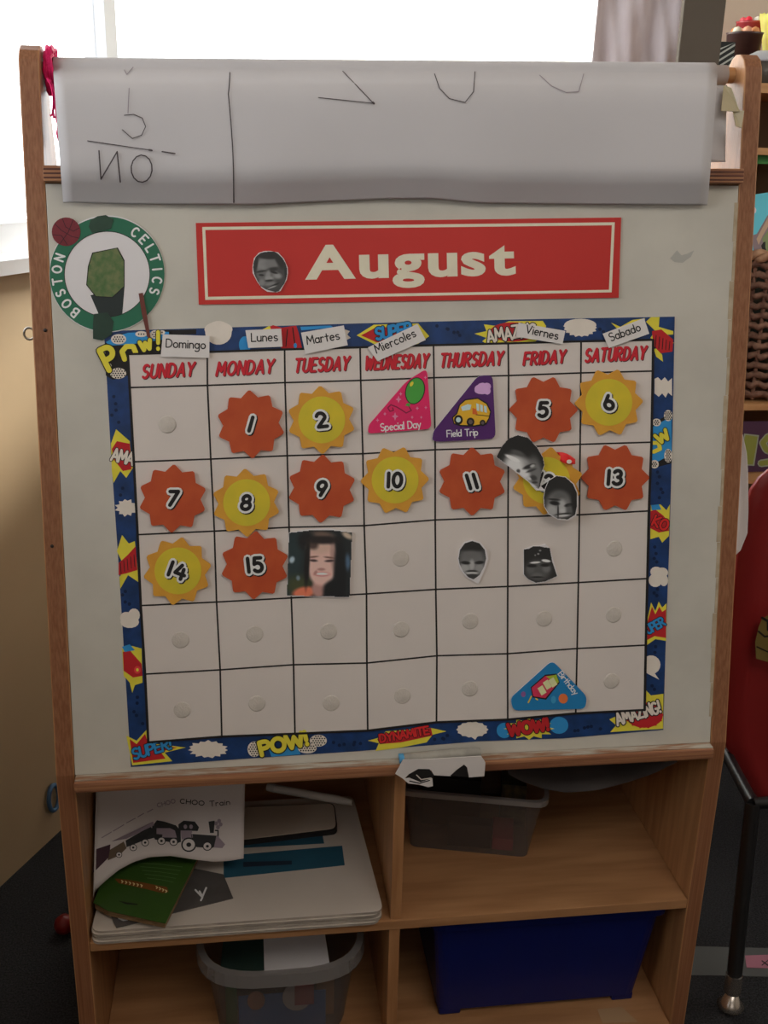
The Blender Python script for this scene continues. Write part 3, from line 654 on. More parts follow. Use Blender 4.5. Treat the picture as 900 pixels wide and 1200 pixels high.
def face_print(name, parent, frame, o, w0, zoom, outline, base, layers, step=4.0, rough=.5, k=.45):
    """a printed photograph: soft tonal patches on a fine grid, cut to an outline"""
    xs = [p[0] for p in outline]; ys = [p[1] for p in outline]; x0, x1, y0, y1 = min(xs), max(xs), min(ys), max(ys)
    nx = 90; ny = max(8, int(nx*(y1-y0)/(x1-x0)))
    def inside(x, y):
        c = False; j = len(outline)-1
        for i in range(len(outline)):
            (a, b_), (c_, d) = outline[i], outline[j]
            if (b_ > y) != (d > y) and x < (c_-a)*(y-b_)/(d-b_)+a: c = not c
            j = i
        return c
    vs = []; cs = []; fs = []
    for j in range(ny+1):
        for i in range(nx+1):
            x = x0+(x1-x0)*i/nx; y = y0+(y1-y0)*j/ny; (px, py), = zoom((x, y)); vs.append(frame.at(px, py, w0)-o)
            col = list(base)
            for (cx, cy, rx, ry, rot, c, soft) in layers:
                a = math.radians(rot); dx, dy = x-cx, y-cy; ex = (dx*math.cos(a)+dy*math.sin(a))/rx; ey = (-dx*math.sin(a)+dy*math.cos(a))/ry
                d = math.hypot(ex, ey); f = min(1, max(0, (1+soft-d)/(2*soft))); f = f*f*(3-2*f)
                col = [q*(1-f)+z*f for q, z in zip(col, c)]
            cs.append(tuple(min(.9, lin(q)/k) for q in col)+(1,))
    for j in range(ny):
        for i in range(nx):
            if inside(x0+(x1-x0)*(i+.5)/nx, y0+(y1-y0)*(j+.5)/ny):
                a = j*(nx+1)+i; fs.append((a, a+nx+1, a+nx+2, a+1))
    me = bpy.data.meshes.new(name); me.from_pydata([tuple(v) for v in vs], [], fs); me.update()
    ca = me.color_attributes.new('Print', 'FLOAT_COLOR', 'POINT')
    for i, c in enumerate(cs): ca.data[i].color = c
    m = MATS.get('photo_print')
    if not m:
        m = bpy.data.materials.new('photo_print'); m.use_nodes = True; at = m.node_tree.nodes.new('ShaderNodeAttribute'); at.attribute_name = 'Print'
        bs = m.node_tree.nodes['Principled BSDF']; bs.inputs['Roughness'].default_value = rough; m.node_tree.links.new(at.outputs['Color'], bs.inputs['Base Color']); MATS['photo_print'] = m
    bm = bmesh.new(); bm.from_mesh(me); bmesh.ops.delete(bm, geom=[v for v in bm.verts if not v.link_faces], context='VERTS'); bm.to_mesh(me); bm.free()
    return link(name, me, parent, (m,))
def g(v): return (v, v, v)
def cutout(label, cx, cy, w0, zoom, paper, outline, base, layers, lift=.0015):
    t, o = boarditem('photo_cutout', label, 'photo', cx, cy, w0)
    card(BOARD, zoom(*paper), lift, w0, PAPER, 'paper_backing', t, o)
    face_print('printed_face', t, BOARD, o, w0+lift+.00015, zoom, outline, base, layers)
    return t
# boy on the banner
ZF = Z(290, 280, 15)
ol = [(400, 222), (470, 222), (540, 260), (610, 330), (670, 430), (695, 520), (695, 620), (680, 700), (650, 780), (600, 850), (550, 920), (490, 935), (400, 910), (330, 890), (230, 830), (170, 730), (120, 620), (98, 500), (110, 400), (150, 310), (220, 250), (310, 228)]
cutout('black and white cutout photo of a smiling boy on the red banner', 316, 318, .0016, ZF,
 [(400, 212), (540, 240), (640, 350), (705, 500), (710, 600), (690, 720), (580, 915), (520, 940), (350, 930), (250, 860), (180, 770), (90, 600), (88, 480), (115, 340), (200, 245), (300, 215)],
 ol, g(38), [(400, 560, 240, 300, 0, g(78), .25), (250, 450, 110, 100, 0, g(98), .6), (430, 440, 150, 60, 0, g(86), .6), (590, 640, 90, 260, 12, g(48), .5), (530, 650, 70, 50, 10, g(105), .6),
  (240, 620, 70, 75, 0, g(72), .4), (240, 570, 90, 18, -10, g(35), .4), (245, 635, 45, 18, 5, g(28), .5), (440, 540, 110, 40, -12, g(34), .5), (470, 590, 60, 18, 15, g(26), .5), (360, 640, 40, 90, 10, g(100), .5), (380, 690, 70, 35, 0, g(108), .5),
  (380, 732, 75, 18, -5, g(30), .5), (250, 770, 55, 60, 0, g(95), .6), (400, 790, 90, 22, -12, g(92), .5), (460, 820, 110, 16, -25, g(25), .4), (430, 850, 80, 14, -20, g(120), .5), (450, 880, 90, 22, -15, g(50), .5),
  (400, 265, 260, 90, 0, g(26), .22), (560, 350, 70, 190, -25, g(28), .4), (150, 420, 35, 160, 8, g(30), .5), (680, 560, 30, 150, 0, g(28), .5)])

# ------------------------------------------------------------------ team badge cut-out
t, o = boarditem('team_badge', 'round green and white team badge cutout above the calendar corner', 'badge', 125.5, 321, .0002)
cx, cy = 125.5, 321
GRN = mat('badge_green', alb(33, 88, 66, .40), .45, .35, var=.05)
outl = [(cx+67.5*math.cos(a*math.pi/32), cy+68.5*math.sin(a*math.pi/32)) for a in range(64)]
card(BOARD, outl, .0008, .0002, PAPER, 'badge_card', t, o)
pr = Print(BOARD, o, .0010); pr.ring(cx, cy+.2, 50.5, 67.3, GRN, 1, 64); pr.build('green_ring', t)
pr = Print(BOARD, o, .0010); pr.ring(cx, cy+.2, 49.7, 50.5, BLACK, 1, 64); pr.build('ring_outline', t)
LW = ink(215, 212, 200)
def arc_text(body, a0, a1, r, h, wd, flip=False):
    n = len(body)
    for i, c in enumerate(body):
        a = math.radians(a0+(a1-a0)*i/(n-1)); gw = GL[c][0]; s = h*.95
        x, y = cx+r*math.cos(a), cy-r*math.sin(a); ux, uy = math.sin(a), math.cos(a); vx, vy = math.cos(a), -math.sin(a)
        pr = Print(BOARD, o, .0010)
        for line in GL[c][1]:
            q = [(x+ux*(p-gw/2)*s+vx*(z-.5)*h, y+uy*(p-gw/2)*s+vy*(z-.5)*h) for p, z in line]; pr.stroke(q, wd, LW, 2)
        pr.build('badge_letter', t)
arc_text('CELTICS', 56, -20, 59, 10.5, 2.2)
arc_text('BOSTON', 230, 161, 59, 10.5, 2.2)
# ball
ORB = mat('badge_ball', alb(100, 38, 45, .40), .5, .3, var=.15, vscale=120)
card(BOARD, [(77.5+16.8*math.cos(a*math.pi/14), 271.6+16.8*math.sin(a*math.pi/14)) for a in range(28)], .0003, .0013, ORB, 'ball', t, o)
pr = Print(BOARD, o, .0016); dk = mat('ball_seam', (0.06, 0.012, 0.02), .5)
pr.stroke([(64, 262), (72, 270), (84, 277), (92, 279)], .8, dk); pr.stroke([(73, 256), (77, 266), (86, 271), (93, 267)], .8, dk); pr.stroke([(62, 275), (72, 276), (79, 287)], .8, dk); pr.stroke([(86, 257), (80, 272), (70, 286)], .8, dk); pr.build('ball_seams', t)
# plain stand-in for the drawing inside the ring
MG = mat('badge_mottled', alb(62, 88, 52, .42), .5, .3, col2=alb(92, 100, 66, .42), vscale=160)
pr = Print(BOARD, o, .0010)
pr.poly([(108, 296), (138, 290), (146, 305), (146, 336), (132, 349), (112, 348), (101, 334), (103, 312)], BLACK, 1); pr.poly([(109, 297), (137, 291), (145, 306), (145, 335.5), (131.5, 348), (112.5, 347), (102, 333.5), (104, 312.5)], MG, 2)
pr.build('green_patch', t)
pr = Print(BOARD, o, .0010); pr.poly([(106, 346), (146, 336), (143, 372), (128, 378), (116, 369)], mat('badge_black', (0.025, 0.035, 0.035), .5), 1); pr.build('black_patch', t)
BR = mat('badge_brown', alb(88, 45, 38, .42), .5)
card(BOARD, [(162.5, 344), (167.5, 343), (172, 368), (176.5, 396), (172.5, 395), (166, 366)], .0004, .0024, BR, 'brown_strip', t, o)
card(BOARD, [(110, 368), (126, 366), (133, 377), (131, 392), (120, 399), (109, 397), (109, 380)], .0004, .0014, mat('badge_dark_green', alb(35, 55, 45, .42), .5, var=.2, vscale=90), 'dark_patch', t, o)
card(BOARD, [(106, 258), (114, 253.5), (124, 252), (133, 257), (130, 268), (108, 273), (104, 266)], .0003, .0014, mat('badge_dark_green2', alb(40, 62, 50, .42), .5, var=.2, vscale=90), 'dark_patch', t, o)

# ------------------------------------------------------------------ calendar
GV = {}
for j, row in enumerate([[(149.8,415),(242.8,412.5),(333.5,409.5),(422,407),(508,404.5),(595.5,402.3),(681,400),(765.5,398.2)],
 [(152,454.2),(243.1,451.6),(334,448.4),(422.7,445.8),(508.6,442.6),(596,440.1),(680.7,437),(765,434.8)],
 [(156.8,541.2),(247,538),(336.6,534),(425.2,531.7),(510,527),(595.8,524.5),(679.9,520.7),(763.5,518.2)],
 [(161.3,626.6),(251.2,622.4),(338.8,617.9),(426.8,616),(510,609.3),(595.3,606.2),(679,603.3),(760.4,598.7)],
 [(165,709.7),(253.8,705.5),(341.4,700.7),(429.5,696),(510.7,690.7),(595,687.3),(677.8,682.7),(758.6,678)],
 [(170,790),(258,785),(344,779),(430,777),(512,768.5),(594.7,766.1),(676.3,760),(756.8,756)],
 [(173.8,869.9),(259.9,863.2),(345.7,859.8),(430.9,856.2),(511.5,846.4),(595,843.2),(674.7,836),(755.5,832)]]):
    for i, p in enumerate(row): GV[i, j] = p
cal, co = boarditem('classroom_calendar', 'large paper month calendar with a blue comic-burst border on the board', 'calendar', 455, 640, .0002)
OUT = [(122, 388), (240, 384.5), (420, 379), (600, 374.5), (790.5, 371), (788, 500), (784, 640), (780, 750), (777, 855), (660, 865), (560, 868.5), (420, 880), (300, 888), (153.5, 898.5), (147, 790), (139, 660), (130, 530)]
NAVY = mat('border_navy', alb(24, 52, 98, .42), .4, .4, col2=alb(20, 42, 78, .42), vscale=70)
card(BOARD, OUT, .0006, .0002, NAVY, 'calendar_sheet', cal, co, PAPER)
gridb = [GV[0, 0], *[GV[i, 0] for i in range(1, 8)], *[GV[7, j] for j in range(1, 7)], *[GV[i, 6] for i in range(6, -1, -1)], *[GV[0, j] for j in range(5, 0, -1)]]
W0 = .0008
pr = Print(BOARD, co, W0)
for j in range(6):
    for i in range(7): pr.poly([GV[i, j], GV[i+1, j], GV[i+1, j+1], GV[i, j+1]], CALP, 1 if True else 1)
# the white field lies above the border print
for v in range(len(pr.mb.v)): pr.mb.v[v] = (pr.mb.v[v][0], pr.mb.v[v][1], pr.mb.v[v][2]+.0008)
pr.build('white_field', cal)
def gline(pts, wd):
    pr = Print(BOARD, co, W0+.0010); pr.stroke(pts, wd, BLACK, 1); pr.build('grid_line', cal)
for j in range(7): gline([GV[i, j] for i in range(8)], 2.6 if j in (0, 6) else 1.9)
for i in range(8): gline([GV[i, j] for j in range(7)], 3.0 if i in (0, 7) else 2.0)
DR = mat('heading_red', alb(165, 30, 42, .40), .5)
DRK = mat('heading_shadow', (0.09, 0.035, 0.035), .5)
for body, a, c, h in (('SUNDAY', (166.5, 443), (226, 440), 15), ('MONDAY', (253.5, 440), (319, 436.5), 15), ('TUESDAY', (345, 436), (407.5, 433), 15), ('WEDNESDAY', (427.5, 433), (500, 430), 15),
                   ('THURSDAY', (515.5, 430), (587.5, 427), 15), ('FRIDAY', (613.5, 427.5), (661, 424.5), 14), ('SATURDAY', (685.5, 424), (755.5, 420.5), 14.5)):
    pr = Print(BOARD, co, W0+.0010)
    pr.text(body, (a[0]+.8, a[1]+.8), (c[0]+.8, c[1]+.8), h, 3.1, DRK, 1, slant=.22, gap=.30)
    pr.text(body, a, c, h, 3.0, DR, 2, slant=.22, gap=.30); pr.build('day_heading', cal)
# burst decorations on the border
YL = ink(215, 185, 60); RD = ink(165, 35, 40); WH = ink(200, 188, 178); CY = ink(45, 125, 180); BK = BLACK
def deco(name, fn):
    pr = Print(BOARD, co, W0); fn(pr); pr.build(name, cal)
def dots(p, cx, cy, rx, ry, L=2, s=3.0):
    p.ell(cx, cy, rx, ry, WH, L)
    for i in range(-6, 7):
        for j in range(-6, 7):
            x, y = i*s*1.0+(j % 2)*s/2, j*s*.85
            if (x/max(1, rx-1))**2+(y/max(1, ry-1))**2 < 1: p.ell(cx+x, cy+y, .95, .95, BK, L+1, n=6)
# top-left POW
def f(p):
    p.poly([(123, 402), (140, 391), (188, 388), (201, 389), (201, 416), (150, 416), (150, 440), (132, 445), (124, 440)], BK, 1)
    p.poly([(124, 401), (136, 394), (150, 390), (170, 389), (182, 388), (198, 389), (198, 397), (150, 404), (128, 405)], CY, 2)
    dots(p, 139, 397.5, 9, 6, 3); dots(p, 165.5, 391.5, 7, 3.5, 3); dots(p, 182, 392, 6.5, 5, 3); dots(p, 190, 389.5, 3.5, 2.4, 3); dots(p, 138.5, 437.5, 9.5, 6.5, 3); dots(p, 127, 430, 4, 5, 3)
deco('halftone_burst', f)
def f(p):
    p.text('P', (128, 434), (140, 428), 26, 6.5, YL, 7, outline=BK, ow=2.4); p.stroke([(146, 421), (143, 412), (148, 406), (156, 406), (159, 413)], 6, YL, 8); p.text('W', (166, 411), (178, 408), 10, 5, YL, 7, outline=BK, ow=2)
    p.text('!', (184, 409), (186.5, 409), 20, 4.5, YL, 7, outline=BK, ow=2)
deco('burst_lettering', f)
deco('dark_strip', lambda p: p.poly([(192, 387), (230, 386), (230, 391.5), (196, 393)], BK, 1))
def f(p):
    p.ell(256, 390, 15.5, 14, WH, 2, n=22); p.ell(256, 386, 16.5, 9, WH, 2)
deco('speech_bubble', f)
deco('cyan_shape', lambda p: p.ell(287, 404, 7, 10, CY, 1))
def f(p):
    p.poly([(309, 386), (320, 381), (330, 384), (347, 381.5), (350, 390), (354, 408), (331, 409)], RD, 1); p.stroke([(337, 386), (335, 406)], 1.2, BK, 2); p.stroke([(343, 384), (346, 407)], 1.2, BK, 2); p.poly([(308, 386), (316, 381.5), (318, 387)], YL, 2); p.ell(346, 405, 2, 3, CY, 2)
deco('red_burst', f)
def f(p):
    p.poly([(352, 383), (388, 381.5), (391, 384), (353, 387)], CY, 1); p.poly([(404, 386), (410, 388), (407, 392), (411, 396), (405, 399)], WH, 1)
deco('cyan_shape', f)
def f(p):
    p.poly([(418, 393), (438, 380.5), (490, 379), (503, 394), (490, 403), (470, 407), (440, 404)], YL, 1); p.poly([(423, 393), (440, 384), (486, 381.5), (492, 395), (470, 404), (441, 401)], RD, 2)
deco('red_burst', f)
deco('burst_lettering', lambda p: p.text('SUPER', (441, 398), (482, 391), 13, 3.4, CY, 4, outline=BK, ow=2, slant=.1))
def f(p):
    p.poly([(556, 391), (570, 388), (567, 380), (582, 382), (596, 376.5), (636, 376), (640, 382), (636, 395), (622, 403), (575, 405), (565, 400), (570, 396)], YL, 1); p.ell(601, 389, 27, 11.5, RD, 2)
deco('red_burst', f)
deco('burst_lettering', lambda p: p.text('AMAZING', (572, 402), (630, 393), 14, 2.6, WH, 4, outline=BK, ow=2.2, bounce=1.5))
def f(p):
    p.star(680, 384, 20, 11, 17, .86, WH, 2, jit=.06); p.ell(680, 381, 19, 7.5, WH, 2)
deco('speech_bubble', f)
deco('yellow_flash', lambda p: p.poly([(716, 378), (727, 383), (741, 375), (756, 373), (754, 385), (730, 392), (723, 385)], YL, 1))
def f(p):
    p.poly([(757, 377), (763, 371.5), (773, 371.5), (772, 383), (789, 388), (789, 392), (776, 392.5), (790, 402), (776, 405), (762, 396), (768, 388)], YL, 1)
    p.poly([(766, 409), (771, 408), (776, 416), (777, 424), (769, 418)], YL, 1); p.poly([(764, 388), (775, 386), (789, 398), (788, 412), (774, 414), (766, 405)], RD, 2)
    for i in range(5): p.stroke([(769+i*4, 393+i*1.8), (768+i*4, 408+i*.6)], .9, BK, 3)
deco('red_burst', f)
deco('speech_bubble', lambda p: p.poly([(767, 444), (771, 442), (775, 446), (779, 442), (783, 447), (787.5, 443), (787.5, 464), (783, 460), (780, 466), (776, 461), (772, 465), (767, 461)], WH, 1))
def f(p):
    p.poly([(764.5, 496), (787, 484), (787, 543), (764, 549)], BK, 1); p.poly([(765, 500), (787, 488), (787, 532), (764, 545)], CY, 2); dots(p, 769.5, 495, 5, 4.5, 3, 2.4); dots(p, 783, 487, 5, 6.5, 3, 2.4); dots(p, 767, 544, 5, 5, 3, 2.4); dots(p, 783, 534, 4.6, 8, 3, 2.4)
deco('halftone_burst', f)
def f(p):
    p.stroke([(766, 519), (772, 519), (773.5, 526), (766, 529.5)], 4.8, YL, 7); p.text('W', (773, 520), (785, 513), 11, 4.2, YL, 7, outline=BK, ow=1.8)
deco('burst_lettering', f)
def f(p):
    p.poly([(762.5, 592), (774, 591), (781, 598), (785, 591), (784, 628), (776, 636), (772, 629), (762, 632)], YL, 1); p.poly([(762.5, 599), (768, 597), (777, 604), (784, 612), (784, 622), (772, 624), (762, 619)], RD, 2); p.poly([(763, 592), (772, 591), (775, 597), (764, 598)], CY, 3)
deco('red_burst', f)
deco('burst_lettering', lambda p: p.text('KO', (764, 615), (780, 622), 12, 2.6, ink(190, 40, 40), 4, outline=BK, ow=1.6))
def f(p):
    for q in ((769, 670, 7, 6), (776, 671, 7, 6), (768, 680, 8, 8), (778, 680, 5, 7)): p.ell(*q, WH, 1, n=14)
deco('speech_bubble', f)
def f(p):
    p.poly([(758.5, 726), (763, 706), (768, 716), (772, 705), (776, 712), (781, 707), (780.5, 751), (768, 749), (758, 756)], YL, 1); p.poly([(759, 728), (764, 711), (768, 720), (772.5, 711), (776, 717), (780.5, 714), (780.5, 747.5), (767, 745.5), (758.5, 750)], RD, 2)
deco('red_burst', f)
deco('burst_lettering', lambda p: p.text('UPER', (760, 743), (780, 732), 10, 2.4, CY, 4, outline=BK, ow=1.6, gap=.1))
def f(p):
    p.ell(763, 779, 11, 11, WH, 2, n=18); p.poly([(766, 787), (772.5, 796.5), (758, 789)], WH, 2)
deco('speech_bubble', f)
def f(p):
    p.poly([(714, 843), (730, 836), (757, 825), (756, 808), (763, 815), (777.5, 813), (777, 854), (715, 858), (722, 850)], YL, 1); p.ell(755, 838, 22, 15, RD, 2); p.star(755, 838, 23, 16, 14, .85, RD, 3)
deco('red_burst', f)
deco('burst_lettering', lambda p: p.text('AMAZING!', (724, 850), (775, 835), 13.5, 2.8, WH, 5, outline=BK, ow=2.4, bounce=1))
# bottom border
def f(p):
    p.poly([(148, 862), (160, 868), (172, 855), (176, 871), (218, 876), (193, 882), (202, 892), (155, 897)], YL, 1); p.poly([(152, 866), (160, 872), (170, 860), (174, 872), (208, 876), (188, 881), (194, 889), (156, 894)], RD, 2)
deco('red_burst', f)
deco('burst_lettering', lambda p: p.text('SUPER!', (157, 890), (201, 877), 12, 2.8, CY, 4, outline=BK, ow=1.8, slant=.1))
deco('speech_bubble', lambda p: p.star(244, 878, 24, 10.5, 15, .82, WH, 2, rot=6, jit=.1))
def f(p):
    dots(p, 298, 878, 8, 9, 3); dots(p, 373, 868, 10, 7, 3); dots(p, 360, 877, 11, 6, 3); p.poly([(315, 878), (350, 874), (352, 884), (318, 887)], CY, 2)
deco('halftone_burst', f)
deco('burst_lettering', lambda p: p.text('POW!', (307, 885), (361, 872), 15, 5.2, YL, 8, outline=BK, ow=2.4))
def f(p):
    p.poly([(431, 868), (446, 864), (452, 857), (505, 853), (523, 857), (507, 861), (500, 870), (470, 876), (440, 880), (444, 871)], YL, 1); p.poly([(442, 866), (455, 859), (505, 853), (507, 862), (470, 870), (445, 872)], RD, 2)
deco('red_burst', f)
deco('burst_lettering', lambda p: p.text('DYNAMITE', (446, 870), (503, 860), 9, 2.4, ink(185, 40, 42), 4, outline=BK, ow=1.6))
def f(p):
    p.star(553.5, 855, 19, 9.5, 14, .9, WH, 2); p.poly([(550, 862), (560, 862), (557, 867)], WH, 2)
deco('speech_bubble', f)
def f(p):
    p.ell(591, 856, 9, 9, CY, 1); p.ell(655, 850, 11, 10, CY, 1); p.star(620, 854, 30, 13, 12, .7, YL, 2)
deco('cyan_burst', f)
deco('burst_lettering', lambda p: p.text('WOW!', (597, 862), (643, 855), 13, 4.4, RD, 5, outline=BK, ow=2))
# left border
def f(p):
    p.poly([(130, 520), (136, 503), (152, 517), (153, 530), (156, 548), (148, 560), (141, 552), (133, 566), (131, 552)], YL, 1); p.poly([(131, 526), (137, 517), (152, 520), (154, 550), (144, 552), (133, 538)], RD, 2)
deco('red_burst', f)
deco('burst_lettering', lambda p: p.text('AMA', (130, 539), (155, 545), 14, 2.8, WH, 4, outline=BK, ow=1.8, gap=.08))
deco('speech_bubble', lambda p: p.star(148, 595, 13.5, 10.5, 11, .75, WH, 1, jit=.12))
def f(p):
    p.poly([(143, 627), (151, 637), (158, 634), (161, 663), (162, 682), (150, 674), (141, 690), (140, 676), (147, 667), (137, 646)], YL, 1); p.poly([(139, 660), (150, 650), (159, 640), (161, 668), (148, 672), (139, 674)], RD, 2)
    for i in range(5): p.stroke([(141+i*4, 660-i*2.5), (142+i*4, 672-i*2)], .9, BK, 3)
deco('red_burst', f)
def f(p):
    for q in ((148, 724, 7.5, 7), (157, 721, 7, 8), (152, 729, 11, 7)): p.ell(*q, WH, 1, n=14)
deco('speech_bubble', f)
def f(p):
    p.poly([(143, 760), (155, 757), (166, 760), (167, 800), (158, 803), (155, 812), (152, 800), (145, 792)], YL, 1); p.poly([(144, 764), (152, 762), (166, 778), (167, 792), (156, 794), (145, 786)], RD, 2); p.poly([(143, 758), (152, 755), (158, 762), (146, 764)], CY, 3); p.ell(161, 785, 4, 4.6, ink(200, 60, 60), 4); p.ell(161, 785, 1.6, 2, YL, 5)
deco('red_burst', f)
# darker dots of the navy print
pr = Print(BOARD, co, W0); DN = mat('navy_dot', alb(14, 28, 55, .42), .4)
for x, y in [(133+4*i % 12, 0) for i in range(0)]: pass
rr = random.Random(5)
for s0, s1, n in (((132, 460), (136, 498), 5), ((140, 570), (142, 585), 2), ((146, 690), (150, 712), 4), ((158, 815), (164, 850), 5), ((772, 548), (774, 588), 6), ((770, 640), (771, 662), 4), ((768, 688), (768, 702), 3), ((764, 758), (766, 765), 2), ((768, 800), (768, 810), 2), ((392, 872), (425, 870), 6), ((510, 866), (530, 862), 4), ((670, 855), (705, 852), 6), ((512, 383), (545, 392), 6), ((642, 392), (655, 384), 3), ((700, 384), (712, 388), 3)):
    for i in range(n):
        k = (i+.5)/n; p_ = (s0[0]+(s1[0]-s0[0])*k+rr.uniform(-4, 4), s0[1]+(s1[1]-s0[1])*k+rr.uniform(-2, 2)); pr.ell(p_[0], p_[1], 2.1, 2.1, DN, 1, n=8)
o_ = pr.build('navy_dots', cal); o_['kind'] = 'stuff'
# adhesive dots
DOT = mat('adhesive_dot', (0.68, 0.62, 0.56), .7, .2, bump=.4, bscale=900, var=.08, vscale=90)
dme = None
for x, y in [(196, 497.5), (469.5, 654.5), (720, 643), (211.5, 750), (298.5, 743), (385, 740), (470, 737.5), (551, 728), (637.5, 725), (719, 720.5), (213.5, 832), (301, 824.5), (388, 824), (471.5, 815.5), (550.5, 807), (716.5, 798)]:
    p = BOARD.at(x, y, W0+.001)
    if dme is None:
        b = MB(); b.lathe([(0, .0006), (.0072, .0006), (.0082, .0004), (.0085, 0)], (0, 0, 0), DOT, 20); ob = b.build('adhesive_dot', cal); dme = ob.data
    else: ob = link('adhesive_dot', dme, cal)
    ob.location = (p.x-co.x, p.y-co.y, W0+.001-co.z)

# ------------------------------------------------------------------ sun number cards
WS = W0+.0012
def sun_pts(rot, n=10, ro=39.5, ri=32.5):
    pts = []
    for i in range(n):
        a = rot+2*math.pi*i/n; st = 2*math.pi/n
        for da, r in ((-.14, .955), (-.05, 1.0), (.05, 1.0), (.14, .955), (.5, None)):
            R_ = ro*r if r else ri
            pts.append((R_*math.cos(a+da*st), R_*math.sin(a+da*st)))
    return pts
ORC = mat('sun_orange', alb(163, 72, 40, .43), .5, .3, col2=alb(154, 63, 35, .43), vscale=40)
YO = mat('sun_amber', alb(186, 136, 50, .43), .5, .3, col2=alb(178, 126, 46, .43), vscale=40)
YI = mat('sun_yellow', alb(184, 164, 44, .43), .5, .3, col2=alb(172, 158, 46, .43), vscale=30)
NW = ink(215, 205, 195)
suns = [('1', 294, 497, 'o', -93, 14), ('2', 376.5, 492, 'y', -92, -6), ('5', 636.5, 480, 'o', -72, 4), ('6', 713, 471.5, 'y', -74, -6), ('7', 202.5, 584, 'o', -88, 12), ('8', 288.5, 589, 'y', -92, 6),
        ('9', 377, 572.5, 'o', -88, 10), ('10', 462.5, 562.5, 'y', -74, 2), ('11', 553, 564, 'o', -90, -8), ('12', 640, 563, 'y', -85, 18), ('13', 720.5, 559.5, 'o', -72, 4), ('14', 208, 669, 'y', -82, 20), ('15', 298.5, 662, 'o', -88, -3)]
where = {'1': 'orange sun card reading 1, first card in the MONDAY column', '2': 'yellow sun card reading 2, first card in the TUESDAY column', '5': 'orange sun card reading 5, top of the FRIDAY column', '6': 'yellow sun card reading 6, top of the SATURDAY column',
 '7': 'orange sun card reading 7, at the left below the empty SUNDAY cell', '8': 'yellow sun card reading 8, in the middle of the MONDAY column cards', '9': 'orange sun card reading 9, just above the photo of the woman', '10': 'yellow sun card reading 10, below the pink triangle',
 '11': 'orange sun card reading 11, below the purple triangle', '12': 'yellow sun card mostly hidden behind two face photos', '13': 'orange sun card reading 13, lowest in the SATURDAY column', '14': 'yellow sun card reading 14, lowest in the SUNDAY column', '15': 'orange sun card reading 15, left of the photo of the woman'}
for num, x, y, kind, rot, tilt in suns:
    colr = 'orange' if kind == 'o' else 'yellow'
    w0 = WS
    t, o = boarditem('sun_card', where[num], 'number card', x, y, w0, 'sun number cards on the calendar')
    b = MB(); b.lathe([(0, .0014), (.0085, .0014), (.0085, 0)], (0, 0, 0), DOT, 14); b.build('adhesive_dot', t)
    pts = [(x+px, y+py) for px, py in sun_pts(math.radians(rot))]
    tiltf = (lambda X, Y, x=x, y=y: .004+.00006*(X-x)*1.2-.00006*(Y-y)) if num == '12' else None
    card(BOARD, pts, .0016, w0+.0014, ORC if kind == 'o' else YO, 'sun_shape', t, o, wf=tiltf)
    if kind == 'y':
        pr = Print(BOARD, o, w0+.0030, tiltf); pr.ell(x+.5, y, 27.5, 27.5, YI, 1, n=36); pr.build('inner_disc', t)
    a = math.radians(tilt); ux, uy = math.cos(a) if num in ('14', '12') else 1, math.sin(a) if num in ('14', '12') else 0
    sl = 0 if num in ('14', '12') else (tilt/50)
    wid = {'1': 2, '10': 16, '11': 10, '12': 15, '13': 16, '14': 19, '15': 17}.get(num, 10); h = 16
    if tilt < 0 and num not in ('14', '12'): ux, uy = math.cos(math.radians(tilt)), math.sin(math.radians(tilt))
    cx_, cy_ = x-ux*wid/2-(-uy)*0+(-h/2)*(uy)*-1*0, y
    bx_, by_ = x-ux*wid/2-uy*h/2*1.0, y-uy*wid/2+ux*h/2
    bx_ -= sl*h/2
    if num == '12': bx_ -= 1; by_ += 1
    p0_, p1_ = (bx_, by_), (bx_+ux*wid, by_+uy*wid)
    pr = Print(BOARD, o, w0+.0030, tiltf)
    pr.text(num, (p0_[0]+1.2, p0_[1]+1.2), (p1_[0]+1.2, p1_[1]+1.2), h, 4.4, BLACK, 2, slant=sl, outline=BLACK, ow=5.4, gap=.3)
    pr.text(num, p0_, p1_, h, 4.4, BLACK, 4, slant=sl, outline=NW, ow=5.2, gap=.3)
    pr.build('printed_number', t)

# ------------------------------------------------------------------ triangle cards
def rounded(pts, r=5, n=4):
    out = []; k = len(pts)
    for i in range(k):
        p, a, c = Vector(pts[i]), Vector(pts[i-1]), Vector(pts[(i+1) % k]); da, dc = (a-p).normalized(), (c-p).normalized()
        rr = min(r, (a-p).length*.4, (c-p).length*.4); s, e = p+da*rr, p+dc*rr
        for j in range(n+1):
            tt = j/n; q = s*(1-tt)**2+p*2*tt*(1-tt)+e*tt*tt; out.append((q.x, q.y))
    return out
ZT = Z(420, 420, 5); WT = ink(225, 200, 210)
t, o = boarditem('event_card', 'pink triangular Special Day card with a green balloon', 'card', 475, 478, WS)
b = MB(); b.lathe([(0, .0014), (.0085, .0014), (.0085, 0)], (0, 0, 0), DOT, 14); b.build('adhesive_dot', t)
PK = mat('card_pink', alb(190, 32, 85, .42), .4, .4, var=.06)
card(BOARD, rounded(ZT((55, 440), (60, 390), (280, 135), (400, 58), (428, 412)), 7), .0014, WS+.0014, PK, 'card_body', t, o)
pr = Print(BOARD, o, WS+.0028); ed = ink(120, 30, 60)
x_, y_ = ZT((332, 190))[0]
pr.ell(x_, y_, 11.4, 16.2, BLACK, 1, rot=15); pr.ell(x_, y_, 10.4, 15.2, mat('balloon_green', alb(62, 135, 55, .42), .35), 2, rot=15); pr.ell(x_-4, y_-8, 1.8, 3.2, YL, 3, rot=30)
